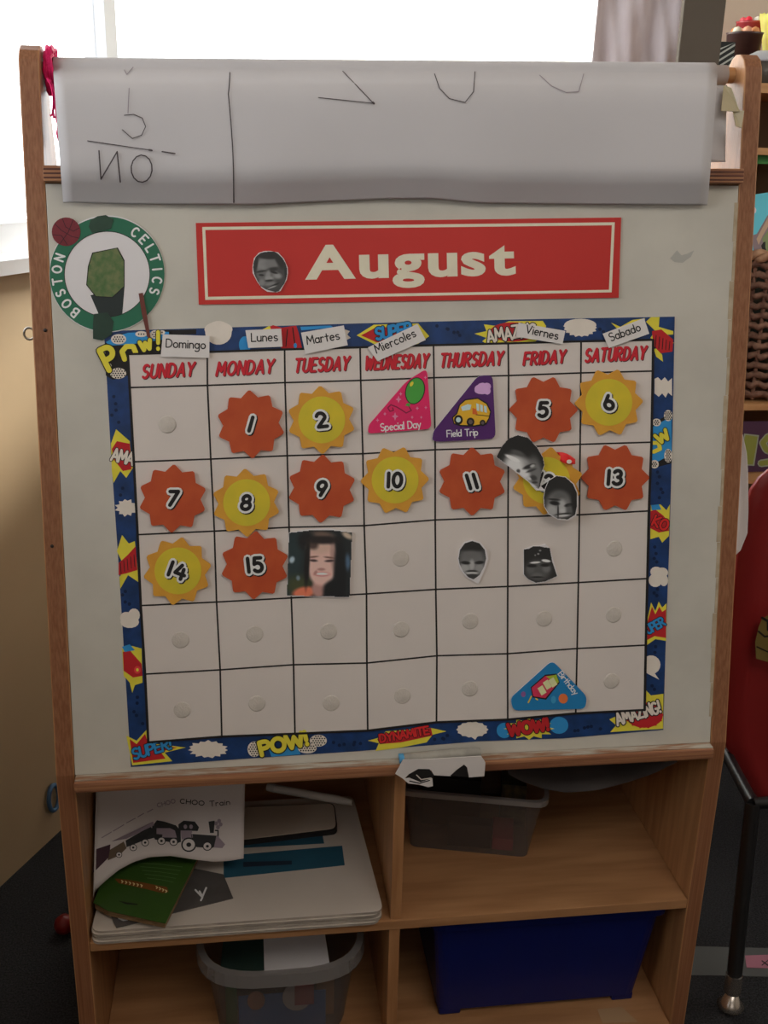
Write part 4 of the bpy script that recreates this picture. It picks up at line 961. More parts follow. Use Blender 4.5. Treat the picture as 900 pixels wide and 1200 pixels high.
pr.poly(ZT((285, 262), (305, 262), (300, 282), (275, 276)), mat('balloon_green', (0, 0, 0)), 2); pr.stroke(ZT((295, 280), (310, 305), (280, 320), (250, 300), (225, 285), (190, 272), (172, 290), (185, 310), (205, 305), (200, 290)), 1.3, ed, 1); pr.build('printed_balloon', t)
for q in ((235, 240, 3.5), (215, 340, 4), (155, 325, 2), (112, 362, 2), (248, 208, 2), (345, 292, 2), (395, 288, 1.8), (368, 345, 1.6), (315, 345, 1.8), (392, 112, 1.8)):
    pr = Print(BOARD, o, WS+.0028); x_, y_ = ZT(q[:2])[0]; pr.star(x_, y_, q[2], q[2]*1.3, 4, .4, ink(220, 120, 150), 1); pr.build('printed_star', t)
pr = Print(BOARD, o, WS+.0028); pr.text('Special Day', ZT((132, 425))[0], ZT((366, 405))[0], 8.4, 1.25, WT, 1, gap=.14); pr.build('lettering', t)
t, o = boarditem('event_card', 'purple triangular Field Trip card with a yellow school bus', 'card', 552, 482, WS)
b = MB(); b.lathe([(0, .0014), (.0085, .0014), (.0085, 0)], (0, 0, 0), DOT, 14); b.build('adhesive_dot', t)
PU = mat('card_purple', alb(68, 30, 88, .42), .4, .4, var=.06)
card(BOARD, rounded(ZT((430, 480), (438, 425), (700, 100), (785, 98), (803, 470), (470, 488)), 8), .0014, WS+.0014, PU, 'card_body', t, o, PAPER)
pr = Print(BOARD, o, WS+.0028); LV = ink(190, 150, 195)
for q in ((705, 180, 5, 5), (728, 170, 7, 5.5), (752, 165, 5, 4.5), (755, 190, 4, 4.5), (725, 190, 9, 4)): x_, y_ = ZT(q[:2])[0]; pr.ell(x_, y_, q[2], q[3], LV, 1, n=12)
pr.build('printed_cloud', t)
pr = Print(BOARD, o, WS+.0028); BY_ = mat('bus_yellow', alb(205, 150, 40, .43), .5)
pr.poly(ZT((548, 345), (575, 320), (590, 270), (625, 240), (700, 230), (755, 262), (778, 310), (770, 350), (750, 388), (680, 400), (600, 398), (558, 385)), BLACK, 1)
pr.poly(ZT((555, 348), (580, 325), (596, 274), (628, 246), (700, 237), (750, 268), (771, 312), (763, 350), (745, 380), (680, 392), (602, 390), (562, 380)), BY_, 2)
GLs = ink(175, 195, 200)
pr.poly(ZT((600, 285), (640, 268), (662, 272), (655, 300), (610, 308)), GLs, 3)
for xx in (690, 712, 735): pr.poly(ZT((xx, 262+(xx-690)*.3), (xx+16, 268+(xx-690)*.3), (xx+18, 310+(xx-690)*.2), (xx+3, 305+(xx-690)*.2)), GLs, 3)
pr.stroke(ZT((690, 330), (768, 338)), .8, BLACK, 3); pr.poly(ZT((668, 290), (688, 296), (700, 330), (668, 326)), ink(190, 90, 40), 3)
for q in ((586, 360, 5.2), (657, 372, 4.6), (728, 378, 3.4)): x_, y_ = ZT(q[:2])[0]; pr.ell(x_, y_, q[2], q[2]*1.1, BLACK, 4, n=14); pr.ell(x_, y_, q[2]*.55, q[2]*.6, GLs if q[0] < 600 else ink(90, 80, 80), 5, n=12)
pr.build('printed_bus', t)
pr = Print(BOARD, o, WS+.0028); pr.text('Field Trip', ZT((520, 460))[0], ZT((700, 450))[0], 7.6, 1.2, WT, 1, gap=.14); pr.build('lettering', t)
# birthday triangle at the bottom
ZD = Z(560, 740, 3.75)
t, o = boarditem('event_card', 'blue triangular Birthday card low in the FRIDAY column', 'card', 642, 806, WS)
b = MB(); b.lathe([(0, .0014), (.0085, .0014), (.0085, 0)], (0, 0, 0), DOT, 14); b.build('adhesive_dot', t)
BLU = mat('card_blue', alb(30, 108, 158, .42), .4, .4, var=.06)
card(BOARD, rounded(ZD((140, 292), (325, 125), (478, 285), (470, 338), (155, 346)), 7), .0014, WS+.0014, BLU, 'card_body', t, o, PAPER)
pr = Print(BOARD, o, WS+.0028)
pr.poly(ZD((232, 245), (295, 190), (345, 185), (360, 225), (330, 262), (300, 300), (240, 290)), BLACK, 1); pr.poly(ZD((236, 248), (296, 196), (342, 191), (354, 224), (326, 258), (297, 293), (244, 285)), ink(185, 50, 80), 2)
pr.poly(ZD((300, 198), (345, 190), (356, 222), (345, 232)), ink(150, 170, 50), 3)
for xx, yy in ((262, 250), (285, 225), (310, 215)): pr.poly(ZD((xx, yy), (xx+22, yy-14), (xx+40, yy+18), (xx+18, yy+32)), ink(215, 200, 150), 4)
pr.stroke(ZD((235, 285), (222, 312)), 1.6, ink(210, 170, 60), 4); pr.stroke(ZD((255, 295), (262, 300)), 1.6, ink(210, 170, 60), 4)
x_, y_ = ZD((375, 295))[0]; pr.ell(x_, y_, 5.4, 5.8, mat('ball_orange', alb(195, 100, 55, .42), .4), 2); x_, y_ = ZD((200, 276))[0]; pr.ell(x_, y_, 2.8, 3.2, ink(120, 80, 130), 2); x_, y_ = ZD((332, 300))[0]; pr.ell(x_, y_, 3, 4.5, ink(60, 140, 180), 2)
pr.build('printed_cake', t)
pr = Print(BOARD, o, WS+.0028); pr.text('Birthday', ZD((352, 188))[0], ZD((425, 280))[0], 6.6, 1.1, WT, 1, gap=.12); pr.build('lettering', t)

# ------------------------------------------------------------------ day tags in Spanish
TAGP = mat('tag_paper', (0.80, 0.76, 0.74), .6, .25, var=.03)
ZS1 = Z(120, 370, 5.294); ZS2 = Z(280, 370, 5.294); ZS3 = Z(420, 365, 4.5); ZS4 = Z(600, 360, 4.5)
for body, zz_, q, a, c, h in (
 ('Domingo', ZS1, ((375, 115), (665, 125), (663, 262), (362, 253)), (395, 195), (638, 205), 9.6), ('Lunes', ZS2, ((40, 90), (262, 80), (270, 192), (58, 200)), (78, 160), (240, 155), 9.6),
 ('Martes', ZS2, ((385, 105), (650, 60), (675, 183), (412, 237)), (425, 178), (625, 145), 9.6), ('Miercoles', ZS3, ((50, 190), (310, 66), (355, 150), (100, 262)), (97, 220), (305, 130), 9.6),
 ('Viernes', ZS4, ((35, 82), (280, 125), (265, 195), (20, 155)), (72, 135), (240, 170), 9.2), ('Sabado', ZS4, ((478, 140), (695, 58), (722, 140), (510, 215)), (522, 180), (680, 122), 9.4)):
    pts = zz_(*q); cx_, cy_ = sum(p[0] for p in pts)/4, sum(p[1] for p in pts)/4
    t, o = boarditem('day_tag', 'small white paper tag reading %s above the calendar grid' % body, 'label', cx_, cy_, WS+.0001, 'white day name tags along the calendar top')
    card(BOARD, pts, .0009, WS+.0016, TAGP, 'tag_paper', t, o); 
    b = MB(); b.lathe([(0, .0015), (.004, .0015), (.004, 0)], (0, 0, 0), DOT, 12); b.build('adhesive_dot', t)
    pr = Print(BOARD, o, WS+.0025); pr.text(body, zz_(a)[0], zz_(c)[0], h, 1.35, BLACK, 1, gap=.17); pr.build('lettering', t)

# ------------------------------------------------------------------ face cut-outs on the calendar
ZH = Z(580, 500, 7.5)
cutout('tilted black and white photo of a dark-haired child covering card 12', 610, 542, WS+.0088, ZH,
 [(15, 270), (60, 175), (120, 105), (200, 72), (290, 95), (370, 180), (420, 270), (432, 340), (410, 400), (380, 440), (400, 520), (440, 560), (360, 560), (300, 490), (210, 420), (120, 350), (60, 305)],
 [(15, 265), (60, 175), (120, 105), (200, 75), (290, 98), (370, 182), (420, 270), (432, 340), (410, 400), (400, 450), (400, 520), (385, 545), (330, 530), (290, 470), (200, 400), (130, 350), (60, 300)],
 g(22), [(250, 390, 190, 110, 38, g(120), .3), (170, 340, 80, 70, 30, g(165), .5), (350, 400, 60, 130, -5, g(85), .5), (150, 275, 60, 14, 25, g(210), .5), (250, 410, 60, 40, 30, g(165), .5),
  (300, 350, 55, 16, -20, g(30), .4), (330, 345, 22, 12, -20, g(140), .5), (320, 385, 45, 10, -20, g(45), .5), (205, 390, 16, 16, 0, g(50), .5), (340, 450, 30, 22, 20, g(45), .5), (300, 455, 22, 12, 30, g(150), .5), (320, 510, 60, 14, 30, g(160), .5), (350, 490, 25, 10, 0, g(40), .5), (200, 230, 60, 22, 20, g(60), .5), (410, 480, 16, 60, 10, g(25), .5)])
cutout('black and white photo of a smiling child at the lower right of card 12', 657, 583, WS+.0112, ZH,
 [(440, 540), (470, 470), (540, 428), (620, 440), (690, 500), (725, 580), (725, 700), (710, 780), (640, 822), (550, 815), (470, 770), (430, 700), (425, 620)],
 [(445, 542), (474, 475), (542, 434), (620, 446), (686, 505), (720, 582), (720, 700), (704, 775), (640, 815), (552, 808), (476, 765), (436, 698), (430, 620)],
 g(26), [(560, 690, 115, 125, 0, g(88), .3), (570, 610, 60, 40, 0, g(70), .6), (500, 740, 50, 55, 0, g(125), .5), (590, 700, 35, 60, 0, g(130), .5), (600, 740, 40, 20, 0, g(140), .5), (525, 672, 42, 18, 8, g(18), .4), (520, 640, 50, 9, 5, g(30), .5), (650, 690, 38, 16, -10, g(22), .4), (660, 740, 35, 45, 0, g(70), .6),
  (600, 768, 70, 9, -6, g(25), .5), (600, 782, 55, 10, -4, g(150), .5), (555, 745, 7, 60, 0, g(28), .5), (700, 640, 26, 130, 0, g(22), .5)])
ZL = Z(530, 625, 6.43)
cutout('oval black and white photo of a laughing boy under THURSDAY', 553, 658, WS+.0001, ZL,
 [(40, 190), (50, 120), (90, 65), (150, 48), (210, 65), (255, 120), (268, 190), (245, 265), (215, 330), (195, 378), (150, 355), (100, 325), (55, 265)],
 [(48, 190), (58, 125), (95, 75), (150, 58), (205, 75), (245, 125), (255, 190), (240, 250), (205, 315), (160, 348), (120, 330), (85, 290), (55, 230)],
 g(48), [(150, 230, 98, 110, 0, g(84), .3), (150, 90, 105, 52, 0, g(30), .25), (140, 160, 70, 30, 0, g(80), .6), (95, 262, 38, 32, 0, g(125), .5), (205, 262, 36, 32, 0, g(110), .5), (148, 240, 20, 40, 0, g(130), .5), (100, 222, 34, 12, 5, g(24), .4), (205, 220, 34, 12, -5, g(24), .4), (148, 285, 40, 8, 0, g(28), .5), (148, 300, 45, 10, 0, g(150), .4), (150, 322, 50, 16, 0, g(40), .4)], )
cutout('small dark photo of a child in glasses with squared corners under FRIDAY', 632, 661, WS+.0001, ZL,
 [(535, 120), (600, 95), (660, 90), (700, 80), (735, 110), (765, 220), (795, 320), (700, 365), (630, 378), (570, 350), (535, 310)],
 [(540, 120), (575, 118), (610, 98), (660, 98), (690, 105), (735, 110), (752, 210), (790, 322), (700, 362), (630, 372), (575, 347), (540, 310)],
 g(30), [(645, 280, 95, 80, 0, g(64), .35), (640, 320, 40, 22, 0, g(78), .5), (590, 270, 30, 30, 0, g(72), .5), (710, 265, 30, 28, 0, g(85), .5), (625, 220, 38, 7, -4, g(190), .4), (707, 207, 32, 10, 8, g(215), .4), (640, 330, 46, 7, 0, g(28), .5), (600, 245, 36, 12, 0, g(22), .4), (700, 240, 34, 12, 0, g(22), .4), (648, 155, 8, 6, 0, g(130), .6), (625, 165, 6, 6, 0, g(110), .6), (662, 130, 9, 6, 0, g(120), .6)])
ZW = Z(320, 600, 5.625)
t, o = boarditem('photo_print', 'square colour photo of a smiling dark-haired woman under TUESDAY', 'photo', 374.5, 661, WS+.0001)
card(BOARD, ZW((104, 135), (240, 112), (380, 108), (522, 135), (504, 562), (90, 552)), .0018, WS+.0001, PAPER, 'paper_backing', t, o)
face_print('printed_portrait', t, BOARD, o, WS+.0021, ZW, [(106, 138), (240, 122), (380, 120), (521, 136), (504, 560), (92, 550)], (24, 28, 30),
 [(130, 330, 60, 250, 5, (30, 42, 44), .6), (170, 480, 90, 60, 0, (50, 55, 35), .7), (125, 315, 16, 22, 20, (130, 145, 155), .5), (165, 435, 12, 16, 0, (90, 105, 115), .6), (490, 330, 18, 50, 0, (60, 80, 100), .6), (325, 150, 70, 22, 5, (85, 70, 62), .7), (490, 155, 40, 18, 30, (150, 135, 120), .6), (215, 190, 50, 60, 0, (20, 20, 22), .6),
  (205, 530, 75, 36, -10, (185, 95, 70), .35), (300, 505, 44, 60, 0, (140, 106, 100), .35), (322, 320, 100, 128, 3, (170, 140, 132), .13), (320, 400, 82, 84, 0, (174, 142, 134), .2), (310, 235, 75, 40, 0, (160, 134, 122), .5), (262, 215, 36, 30, 20, (60, 48, 44), .5), (400, 300, 22, 110, -4, (140, 112, 105), .5),
  (266, 320, 26, 8, 4, (50, 38, 38), .5), (372, 322, 30, 8, -4, (50, 38, 38), .5), (266, 296, 32, 6, -6, (95, 68, 60), .5), (370, 300, 34, 6, 6, (95, 68, 60), .5), (318, 378, 26, 9, 0, (135, 98, 92), .5), (322, 410, 50, 15, 0, (150, 92, 90), .45), (322, 408, 40, 8, 0, (205, 186, 180), .45), (280, 400, 10, 16, 30, (140, 100, 95), .5),
  (440, 400, 38, 220, 0, (18, 20, 22), .4), (400, 510, 70, 60, -30, (18, 20, 22), .35), (225, 330, 16, 160, 3, (20, 18, 18), .5), (330, 185, 110, 26, 0, (28, 24, 24), .5)])
# little red curl by card 12
t, o = boarditem('red_curl', 'tiny red and white paper curl sticking up right of card 12', 'sticker', 668, 543, WS+.0001)
def cu(u, v):
    x = 651+u*23; y = 533+u*8+(v-.5)*5.5*(1+1.2*math.sin(u*3.1)); return BOARD.at(x, y, .0065+.009*math.sin(u*2.4))-o
b = MB(); b.grid(cu, 14, 4, mat('curl_red', alb(190, 35, 35, .42), .5)); b.build('curl_paper', t, solid=.0004)
pr = Print(BOARD, o, .0170); pr.ell(667, 541, 3.2, 2.5, WH, 1, n=10); pr.mb.v = [(a, c, d) for a, c, d in pr.mb.v]; pr.build('white_spot', t)

# ------------------------------------------------------------------ torn paper clip and tape on ledge
ZC = Z(450, 870, 5.625)
GT = mat('grey_tape', (0.40, 0.38, 0.33), .55, .3, var=.25, vscale=60, bump=.3, bscale=120)
t, o = boarditem('grey_strip', 'rolled grey paper strip with a blue end lying along the chalk ledge', 'paper', 515, 885, .006)
P = [BOARD.at(*q)-o for q in ((473, 888, .008), (500, 886.5, .009), (530, 883.5, .009), (562, 881.5, .008))]
b = MB(); P = [p_+Vector((0, .0005, .0022)) for p_ in P]; b.tube(P, [.0050, .0060, .0060, .0052], GT, 12); b.build('strip_roll', t)
P = [BOARD.at(*q)-o+Vector((0, .0005, .0022)) for q in ((467.5, 888.8, .008), (473, 888, .008))]
b = MB(); b.tube(P, [.0052, .0050], mat('strip_blue', alb(50, 105, 140, .3), .5), 12); b.build('blue_end', t)
fcl = Frame((0, -.0195, Z0), (1, 0, 0), (0, 0, 1))
t, o = boarditem('torn_paper', 'torn white paper with black printed patches curling over the ledge', 'paper', 515, 905, 0, frame=fcl)
TW = mat('torn_white', (0.82, 0.76, 0.73), .6, .2, var=.06, vscale=30)
card(fcl, ZC((75, 205), (125, 112), (250, 110), (640, 88), (668, 130), (660, 220), (560, 228), (545, 160), (528, 148), (480, 180), (440, 220), (330, 214), (310, 180), (230, 172), (165, 205), (130, 240)), .0008, 0, TW, 'paper_body', t, o)
pr = Print(fcl, o, .0009); pr.poly(ZC((160, 212), (225, 175), (300, 176), (328, 214), (322, 238), (240, 262), (180, 240)), BLACK, 1); pr.stroke(ZC((215, 215), (245, 245), (310, 235)), 1.2, WH, 3); pr.build('black_print', t)
pr = Print(fcl, o, .0009); pr.poly(ZC((436, 220), (480, 180), (528, 146), (548, 165), (556, 228)), BLACK, 1); pr.build('black_print', t)
card(fcl, ZC((128, 240), (165, 232), (240, 262), (318, 236), (322, 285), (290, 292), (230, 275), (160, 268)), .0008, .001, TW, 'paper_curl', t, o)
pr = Print(fcl, o, .0019); pr.stroke(ZC((170, 255), (235, 270), (300, 250)), 1.4, BLACK, 1); pr.build('black_print', t)

# ================================================================== CUBBY CONTENTS
SZ = Z0-.205
LAM = mat('laminated_board', (0.66, 0.59, 0.52), .28, .5, var=.05, vscale=12, coat=.4)
LAE = mat('laminate_edge', (0.50, 0.44, 0.38), .22, .6, bump=.8, bscale=90, stretch=(1, 1, 6), var=.3, vscale=40)
z = SZ+.0003
for k in range(5):
    th = .0030; x0, x1 = .0045+.001*(k % 3), .313+.0015*((k*2) % 3); y0 = -.004+.0015*((k*7) % 3); y1 = .215
    top = k == 4
    t = thing('laminated_board', 'white laminated board with blue rectangles, topmost of its stack in the left cubby' if top else ['lowest white laminated board of the stack in the left cubby', 'second lowest white laminated board of the stack in the left cubby', 'middle white laminated board of the stack in the left cubby', 'white laminated board just under the topmost of the stack'][k], 'board', T((.16, .1, z)), None if top else 'buried laminated boards in the left cubby')
    b = MB(); q = rounded([(x0-.16, y0-.1), (x1-.16, y0-.1), (x1-.172, y1-.1), (x0-.15, y1-.1)], .012, 5); n = len(q)
    vs = [(a, c, 0) for a, c in q]+[(a, c, th) for a, c in q]
    b.add(vs, [tuple(range(n))[::-1], tuple(range(n, 2*n))], LAM); b.add(vs, [(i, (i+1) % n, n+(i+1) % n, n+i) for i in range(n)], LAE); b.build('board_sheet', t)
    if top:
        fl = Frame((0, 0, z+th), (1, 0, 0), (0, 1, 0)); o = Vector((.16, .1, -th))
        BLR = mat('blue_panel', (0.028, 0.11, 0.17), .4, .4, var=.1)
        pr = Print(fl, o, .0001); pr.poly([(262, 1029), (404, 1014), (401, 991), (262, 1003)], BLR, 1); pr.build('blue_rectangle', t)
        pr = Print(fl, o, .0001); pr.poly([(280, 994), (380, 988.5), (377, 974), (280, 980)], BLR, 1); pr.build('blue_rectangle', t)
        pr = Print(fl, o, .0001); pr.poly([(285, 1016), (342, 1013), (342, 1008.5), (285, 1010)], mat('dark_mark', (.02, .03, .05), .5), 2); pr.build('dark_mark', t)
    z += th+.0002
SZT = z
# cream card with black edge
fl = Frame((0, 0, SZT+.006), (1, 0, 0), (0, 1, 0))
t, o = boarditem('cream_card', 'cream card with a black rim and rounded corner behind the blue rectangles', 'card', 330, 962, 0, frame=fl)
q = rounded([(262, 987), (394, 971), (391, 942), (262, 948)], 7)
card(fl, rounded([(262, 989), (396, 973), (392, 941), (262, 947)], 7), -.0056, 0, BLACK, 'black_rim', t, o); card(fl, q, .0008, .0001, mat('cream_card', (0.62, 0.52, 0.42), .45), 'card_face', t, o)
# marker pen
fl2 = Frame((0, 0, SZT+.012), (1, 0, 0), (0, 1, 0))
a_, c_ = fl2.M @ fl2.at(322, 924), fl2.M @ fl2.at(413, 940)
t = thing('marker_pen', 'white marker pen lying at the back of the left cubby', 'pen', T((a_+c_)/2-Vector((0, 0, 0))))
mid = (a_+c_)/2; dv = (c_-a_)
b = MB(); b.tube([-dv*.5, dv*.34, dv*.36, dv*.5], [.0052, .0052, .0046, .0040], mat('pen_white', (0.6, 0.56, 0.52), .4), 12); b.build('barrel', t)
b = MB(); b.tube([-dv*.60, -dv*.5], [.0045, .0056], mat('pen_cap', (0.5, 0.47, 0.44), .4), 12); b.build('pen_cap', t)
# dark letter cards and green book
fl = Frame((0, 0, SZT+.0012), (1, 0, 0), (0, 1, 0)); ZG = Z(95, 980, 4.5); DKC = mat('chalk_card', (0.11, 0.10, 0.095), .6, .3, var=.2, vscale=50)
t, o = boarditem('letter_card', 'dark grey card with a white letter Y under the green book', 'card', 240, 1040, 0, frame=fl)
card(fl, ZG((440, 415), (560, 385), (802, 325), (750, 200), (600, 170), (470, 250)), -.001, 0, DKC, 'card_body', t, o)
pr = Print(fl, o, .0001); pr.stroke(ZG((625, 290), (640, 318), (660, 272)), 2.2, ink(190, 180, 175, .25)); pr.stroke(ZG((603, 283), (640, 322), (632, 338)), 2.2, ink(190, 180, 175, .25)); pr.build('printed_letter', t)
fl = Frame((0, 0, SZT+.0026), (1, 0, 0), (0, 1, 0))
t, o = boarditem('letter_card', 'dark card with a white curved letter at the front left under the green book', 'card', 150, 1070, 0, frame=fl)
card(fl, ZG((140, 380), (185, 480), (350, 440), (400, 400), (300, 330)), -.001, 0, DKC, 'card_body', t, o)
pr = Print(fl, o, .0001); pr.stroke(ZG((193, 415), (200, 432), (222, 442), (245, 438), (258, 425)), 2.2, ink(150, 165, 145, .22)); pr.build('printed_letter', t)
GRB = mat('book_green_cover', (0.045, 0.11, 0.018), .4, .45, var=.15, vscale=14)
fl = Frame(at_z(150, 1035, SZT+.0145), (1, -.04, .0), (0, 1, .01))
t, o = boarditem('green_book', 'thick green book with an orange title band lying upside down in the left cubby', 'book', 165, 1040, 0, frame=fl)
q = ZG((38, 345), (170, 90), (350, 40), (625, 130), (500, 395), (442, 462), (330, 432), (180, 400))
card(fl, [ZG(p)[0] for p in ((66, 352), (178, 62), (625, 95), (445, 462), (140, 395))], .0008, .0001, GRB, 'front_cover', t, o)
card(fl, [ZG(p)[0] for p in ((72, 350), (182, 68), (615, 100), (441, 452), (145, 388))], -.008, 0, mat('page_block', (0.33, 0.2, 0.1), .7, col2=(.12, .07, .03), vscale=80, stretch=(1, 1, 20)), 'page_block', t, o)
card(fl, [ZG(p)[0] for p in ((66, 352), (178, 62), (625, 95), (445, 462), (140, 395))], -.0008, -.0081, GRB, 'back_cover', t, o)
pr = Print(fl, o, .001); pr.poly(ZG((175, 222), (240, 228), (452, 268), (462, 294), (430, 300), (350, 280), (200, 248)), mat('title_orange', (0.20, 0.07, 0.015), .5), 1); pr.build('title_band', t)
for a_, c_ in (((208, 232), (330, 258)), ((392, 262), (458, 288))):
    pr = Print(fl, o, .001); 
    n = 6 if a_[0] < 300 else 4
    for i in range(n):
        k = (i+.5)/n; x, y = a_[0]+(c_[0]-a_[0])*k, a_[1]+(c_[1]-a_[1])*k+6; pr.stroke(ZG((x-5, y-7), (x+3, y-2), (x-3, y+5)), 1.1, ink(170, 140, 100, .25), 2)
    pr.build('title_lettering', t)
for i in range(5):
    x0, x1, y = 290+12*i-30, 535-12*i, 150+20*i
    pr = Print(fl, o, .001); pr.stroke(ZG((x0+40, y-10), ((x0+x1)/2+20, y-2), (x1, y+12)), .55, mat('small_print', (0.14, 0.26, 0.10), .5), 2); pr.build('text_line', t)
pr = Print(fl, o, .001); pr.poly(ZG((195, 340), (240, 348), (300, 357), (295, 363), (235, 358)), BLACK, 2); pr.build('dark_mark', t)

# train picture sheet
ft = Frame((.1, .062, Z0-.175), (1, 0, 0), (0, .75, 1))
def wt(x, y): return .004+.030*max(0, (190-x)/85)**1.6 + .003*math.sin((x-190)*.045)
t, o = boarditem('train_picture', 'curling white sheet printed with a black toy train in the left cubby', 'picture', 200, 970, 0, frame=ft)
BT = [(104, 1052), (112, 1043), (125, 1031), (140, 1019), (157, 1010), (175, 1004.5), (200, 1003), (225, 1007), (250, 1010), (268, 1009), (285.5, 1006)]
def tsh(u, v):
    x = 104+u*(285.5-104); yb_ = interp(BT, x); yt_ = 915; y = yb_+(yt_-yb_)*v; x = x+v*1.5
    q_ = ft.M @ ft.at(x, y, wt(x, y)); q_.x = max(q_.x, .0065); q_.z = min(q_.z, Z0-.0145); return ft.I @ q_ - o
b = MB(); b.grid(tsh, 40, 16, mat('sheet_dim_white', (0.60, 0.54, 0.52), .6)); b.build('sheet', t, solid=.0003)
ZR = Z(95, 915, 4.5); TB = mat('train_ink', (0.012, 0.012, 0.013), .6); TWH = mat('train_white', (0.62, 0.57, 0.55), .6); TGR = mat('train_grey', (0.28, 0.22, 0.26), .6)
def tp(name, fn): pr = Print(ft, o, .0006, wt); fn(pr); pr.build(name, t)
def f(p):
    p.poly(ZR((580, 280), (720, 290), (720, 340), (690, 355), (610, 350), (585, 320)), TB, 1); p.poly(ZR((513, 230), (540, 210), (600, 215), (622, 245), (615, 265), (515, 262)), TB, 1); p.poly(ZR((525, 262), (585, 262), (590, 300), (530, 310)), TGR, 1)
    p.poly(ZR((715, 285), (760, 335), (745, 355), (700, 352)), TGR, 2); p.poly(ZR((672, 215), (705, 210), (700, 275), (680, 275)), TB, 1); p.stroke(ZR((708, 262), (722, 262), (722, 300)), 1.6, TB, 1); p.stroke(ZR((585, 276), (680, 283)), 1.2, TWH, 3)
    for xx in (545, 575): p.ell(*ZR((xx+5, 242))[0], 2.2, 2.6, TGR, 3, n=10)
tp('printed_engine', f)
tp('printed_smoke', lambda p: [p.ell(*ZR(q)[0], 2.4, 2.6, TGR, 1, n=8) for q in ((712, 225), (728, 212), (722, 245), (736, 230))])
def wheel(q, r):
    def f(p): p.ell(*ZR(q)[0], r, r*.95, TB, 4, n=18); p.ell(*ZR(q)[0], r*.8, r*.76, TWH, 5, n=18); p.ell(*ZR(q)[0], r*.33, r*.3, TB, 6, n=10)
    tp('printed_wheel', f)
for q, r in (((568, 337), 9), ((666, 345), 5.6), ((488, 322), 5), ((424, 317), 5), ((338, 326), 4.6), ((275, 352), 4.4), ((200, 390), 3.8)): wheel(q, r)
tp('printed_wagon', lambda p: (p.poly(ZR((375, 240), (400, 208), (440, 215), (500, 235), (525, 262), (527, 322), (505, 330), (390, 310), (372, 275)), TB, 1), p.poly(ZR((398, 250), (470, 250), (495, 262), (505, 300), (398, 298)), TGR, 2)))
tp('printed_wagon', lambda p: p.poly(ZR((235, 315), (365, 240), (385, 262), (388, 300), (330, 315), (240, 350)), TB, 1))
tp('printed_wagon', lambda p: p.poly(ZR((150, 365), (225, 320), (240, 355), (200, 395), (140, 420)), mat('train_brown', (0.12, 0.08, 0.05), .6), 1))
tp('printed_wagon', lambda p: p.poly(ZR((80, 360), (155, 335), (150, 400), (100, 450), (60, 490)), mat('train_plum', (0.05, 0.02, 0.03), .6), 1))
tp('roof_stripe', lambda p: p.poly(ZR((160, 320), (380, 215), (385, 235), (240, 305)), TGR, 2))
def f(p):
    p.text('CHOO', ZR((522, 118))[0], ZR((648, 130))[0], 5, 1.0, TB, 1, gap=.2)
tp('lettering', f); tp('lettering', lambda p: p.text('Train', ZR((680, 135))[0], ZR((785, 125))[0], 6, .9, TB, 1, gap=.2)); tp('lettering', lambda p: p.text('CHOO', ZR((405, 140))[0], ZR((498, 115))[0], 4.6, .9, TGR, 1, gap=.2))
for a_, c_ in (((350, 165), (378, 150)), ((300, 190), (330, 172)), ((240, 222), (285, 198)), ((170, 265), (225, 232)), ((110, 300), (160, 270))): tp('lettering', lambda p: p.stroke(ZR(a_, c_), 1.1, TGR, 1))

# clear box in the right cubby
def clear(name, col, alpha, rough=.25):
    m = bpy.data.materials.new(name); m.use_nodes = True; nt = m.node_tree; pb = nt.nodes['Principled BSDF']
    pb.inputs['Base Color'].default_value = (*col, 1); pb.inputs['Roughness'].default_value = rough; pb.inputs['Specular IOR Level'].default_value = .6
    tr = nt.nodes.new('ShaderNodeBsdfTransparent'); tr.inputs[0].default_value = (.92, .92, .93, 1); mx = nt.nodes.new('ShaderNodeMixShader')
    n = nt.nodes.new('ShaderNodeTexNoise'); n.inputs['Scale'].default_value = 60; rp = nt.nodes.new('ShaderNodeMapRange'); rp.inputs[3].default_value = alpha*.96; rp.inputs[4].default_value = alpha*1.04
    nt.links.new(n.outputs[0], rp.inputs[0]); nt.links.new(rp.outputs[0], mx.inputs[0]); nt.links.new(tr.outputs[0], mx.inputs[1]); nt.links.new(pb.outputs[0], mx.inputs[2]); nt.links.new(mx.outputs[0], nt.nodes['Material Output'].inputs[0])
    return m
CLR = clear('clear_plastic', (0.26, 0.22, 0.20), .20); CLR2 = clear('clear_plastic_rim', (0.42, 0.38, 0.36), .55)
bl_, br_ = at_z(480, 991, SZ+.001), at_z(618, 1004, SZ+.001)
ang = math.atan2(br_.y-bl_.y, br_.x-bl_.x)
t = thing('clear_box', 'clear plastic box turned at an angle at the left of the right cubby', 'box', T((bl_.x, bl_.y, SZ+.0006)) @ Matrix.Rotation(ang, 4, 'Z'))
Lx = (br_-bl_).length; Dy, Hh = .125, .088
def loft(b, lo, hi, z0, z1, m): b.add([(*p, z0) for p in lo]+[(*p, z1) for p in hi], [(i, (i+1) % len(lo), len(lo)+(i+1) % len(lo), len(lo)+i) for i in range(len(lo))], m, False)
lo = rounded([(0, 0), (Lx, 0), (Lx, Dy), (0, Dy)], .010, 4); hi = rounded([(-.010, -.012), (Lx+.014, -.012), (Lx+.014, Dy+.012), (-.010, Dy+.012)], .014, 4); n = len(lo)
b = MB(); loft(b, lo, hi, 0, Hh, CLR); b.add([(*p, 0) for p in lo], [tuple(range(n))[::-1]], CLR); b.build('box_walls', t, solid=.0012)
rim = rounded([(-.015, -.017), (Lx+.019, -.017), (Lx+.019, Dy+.017), (-.015, Dy+.017)], .016, 4)
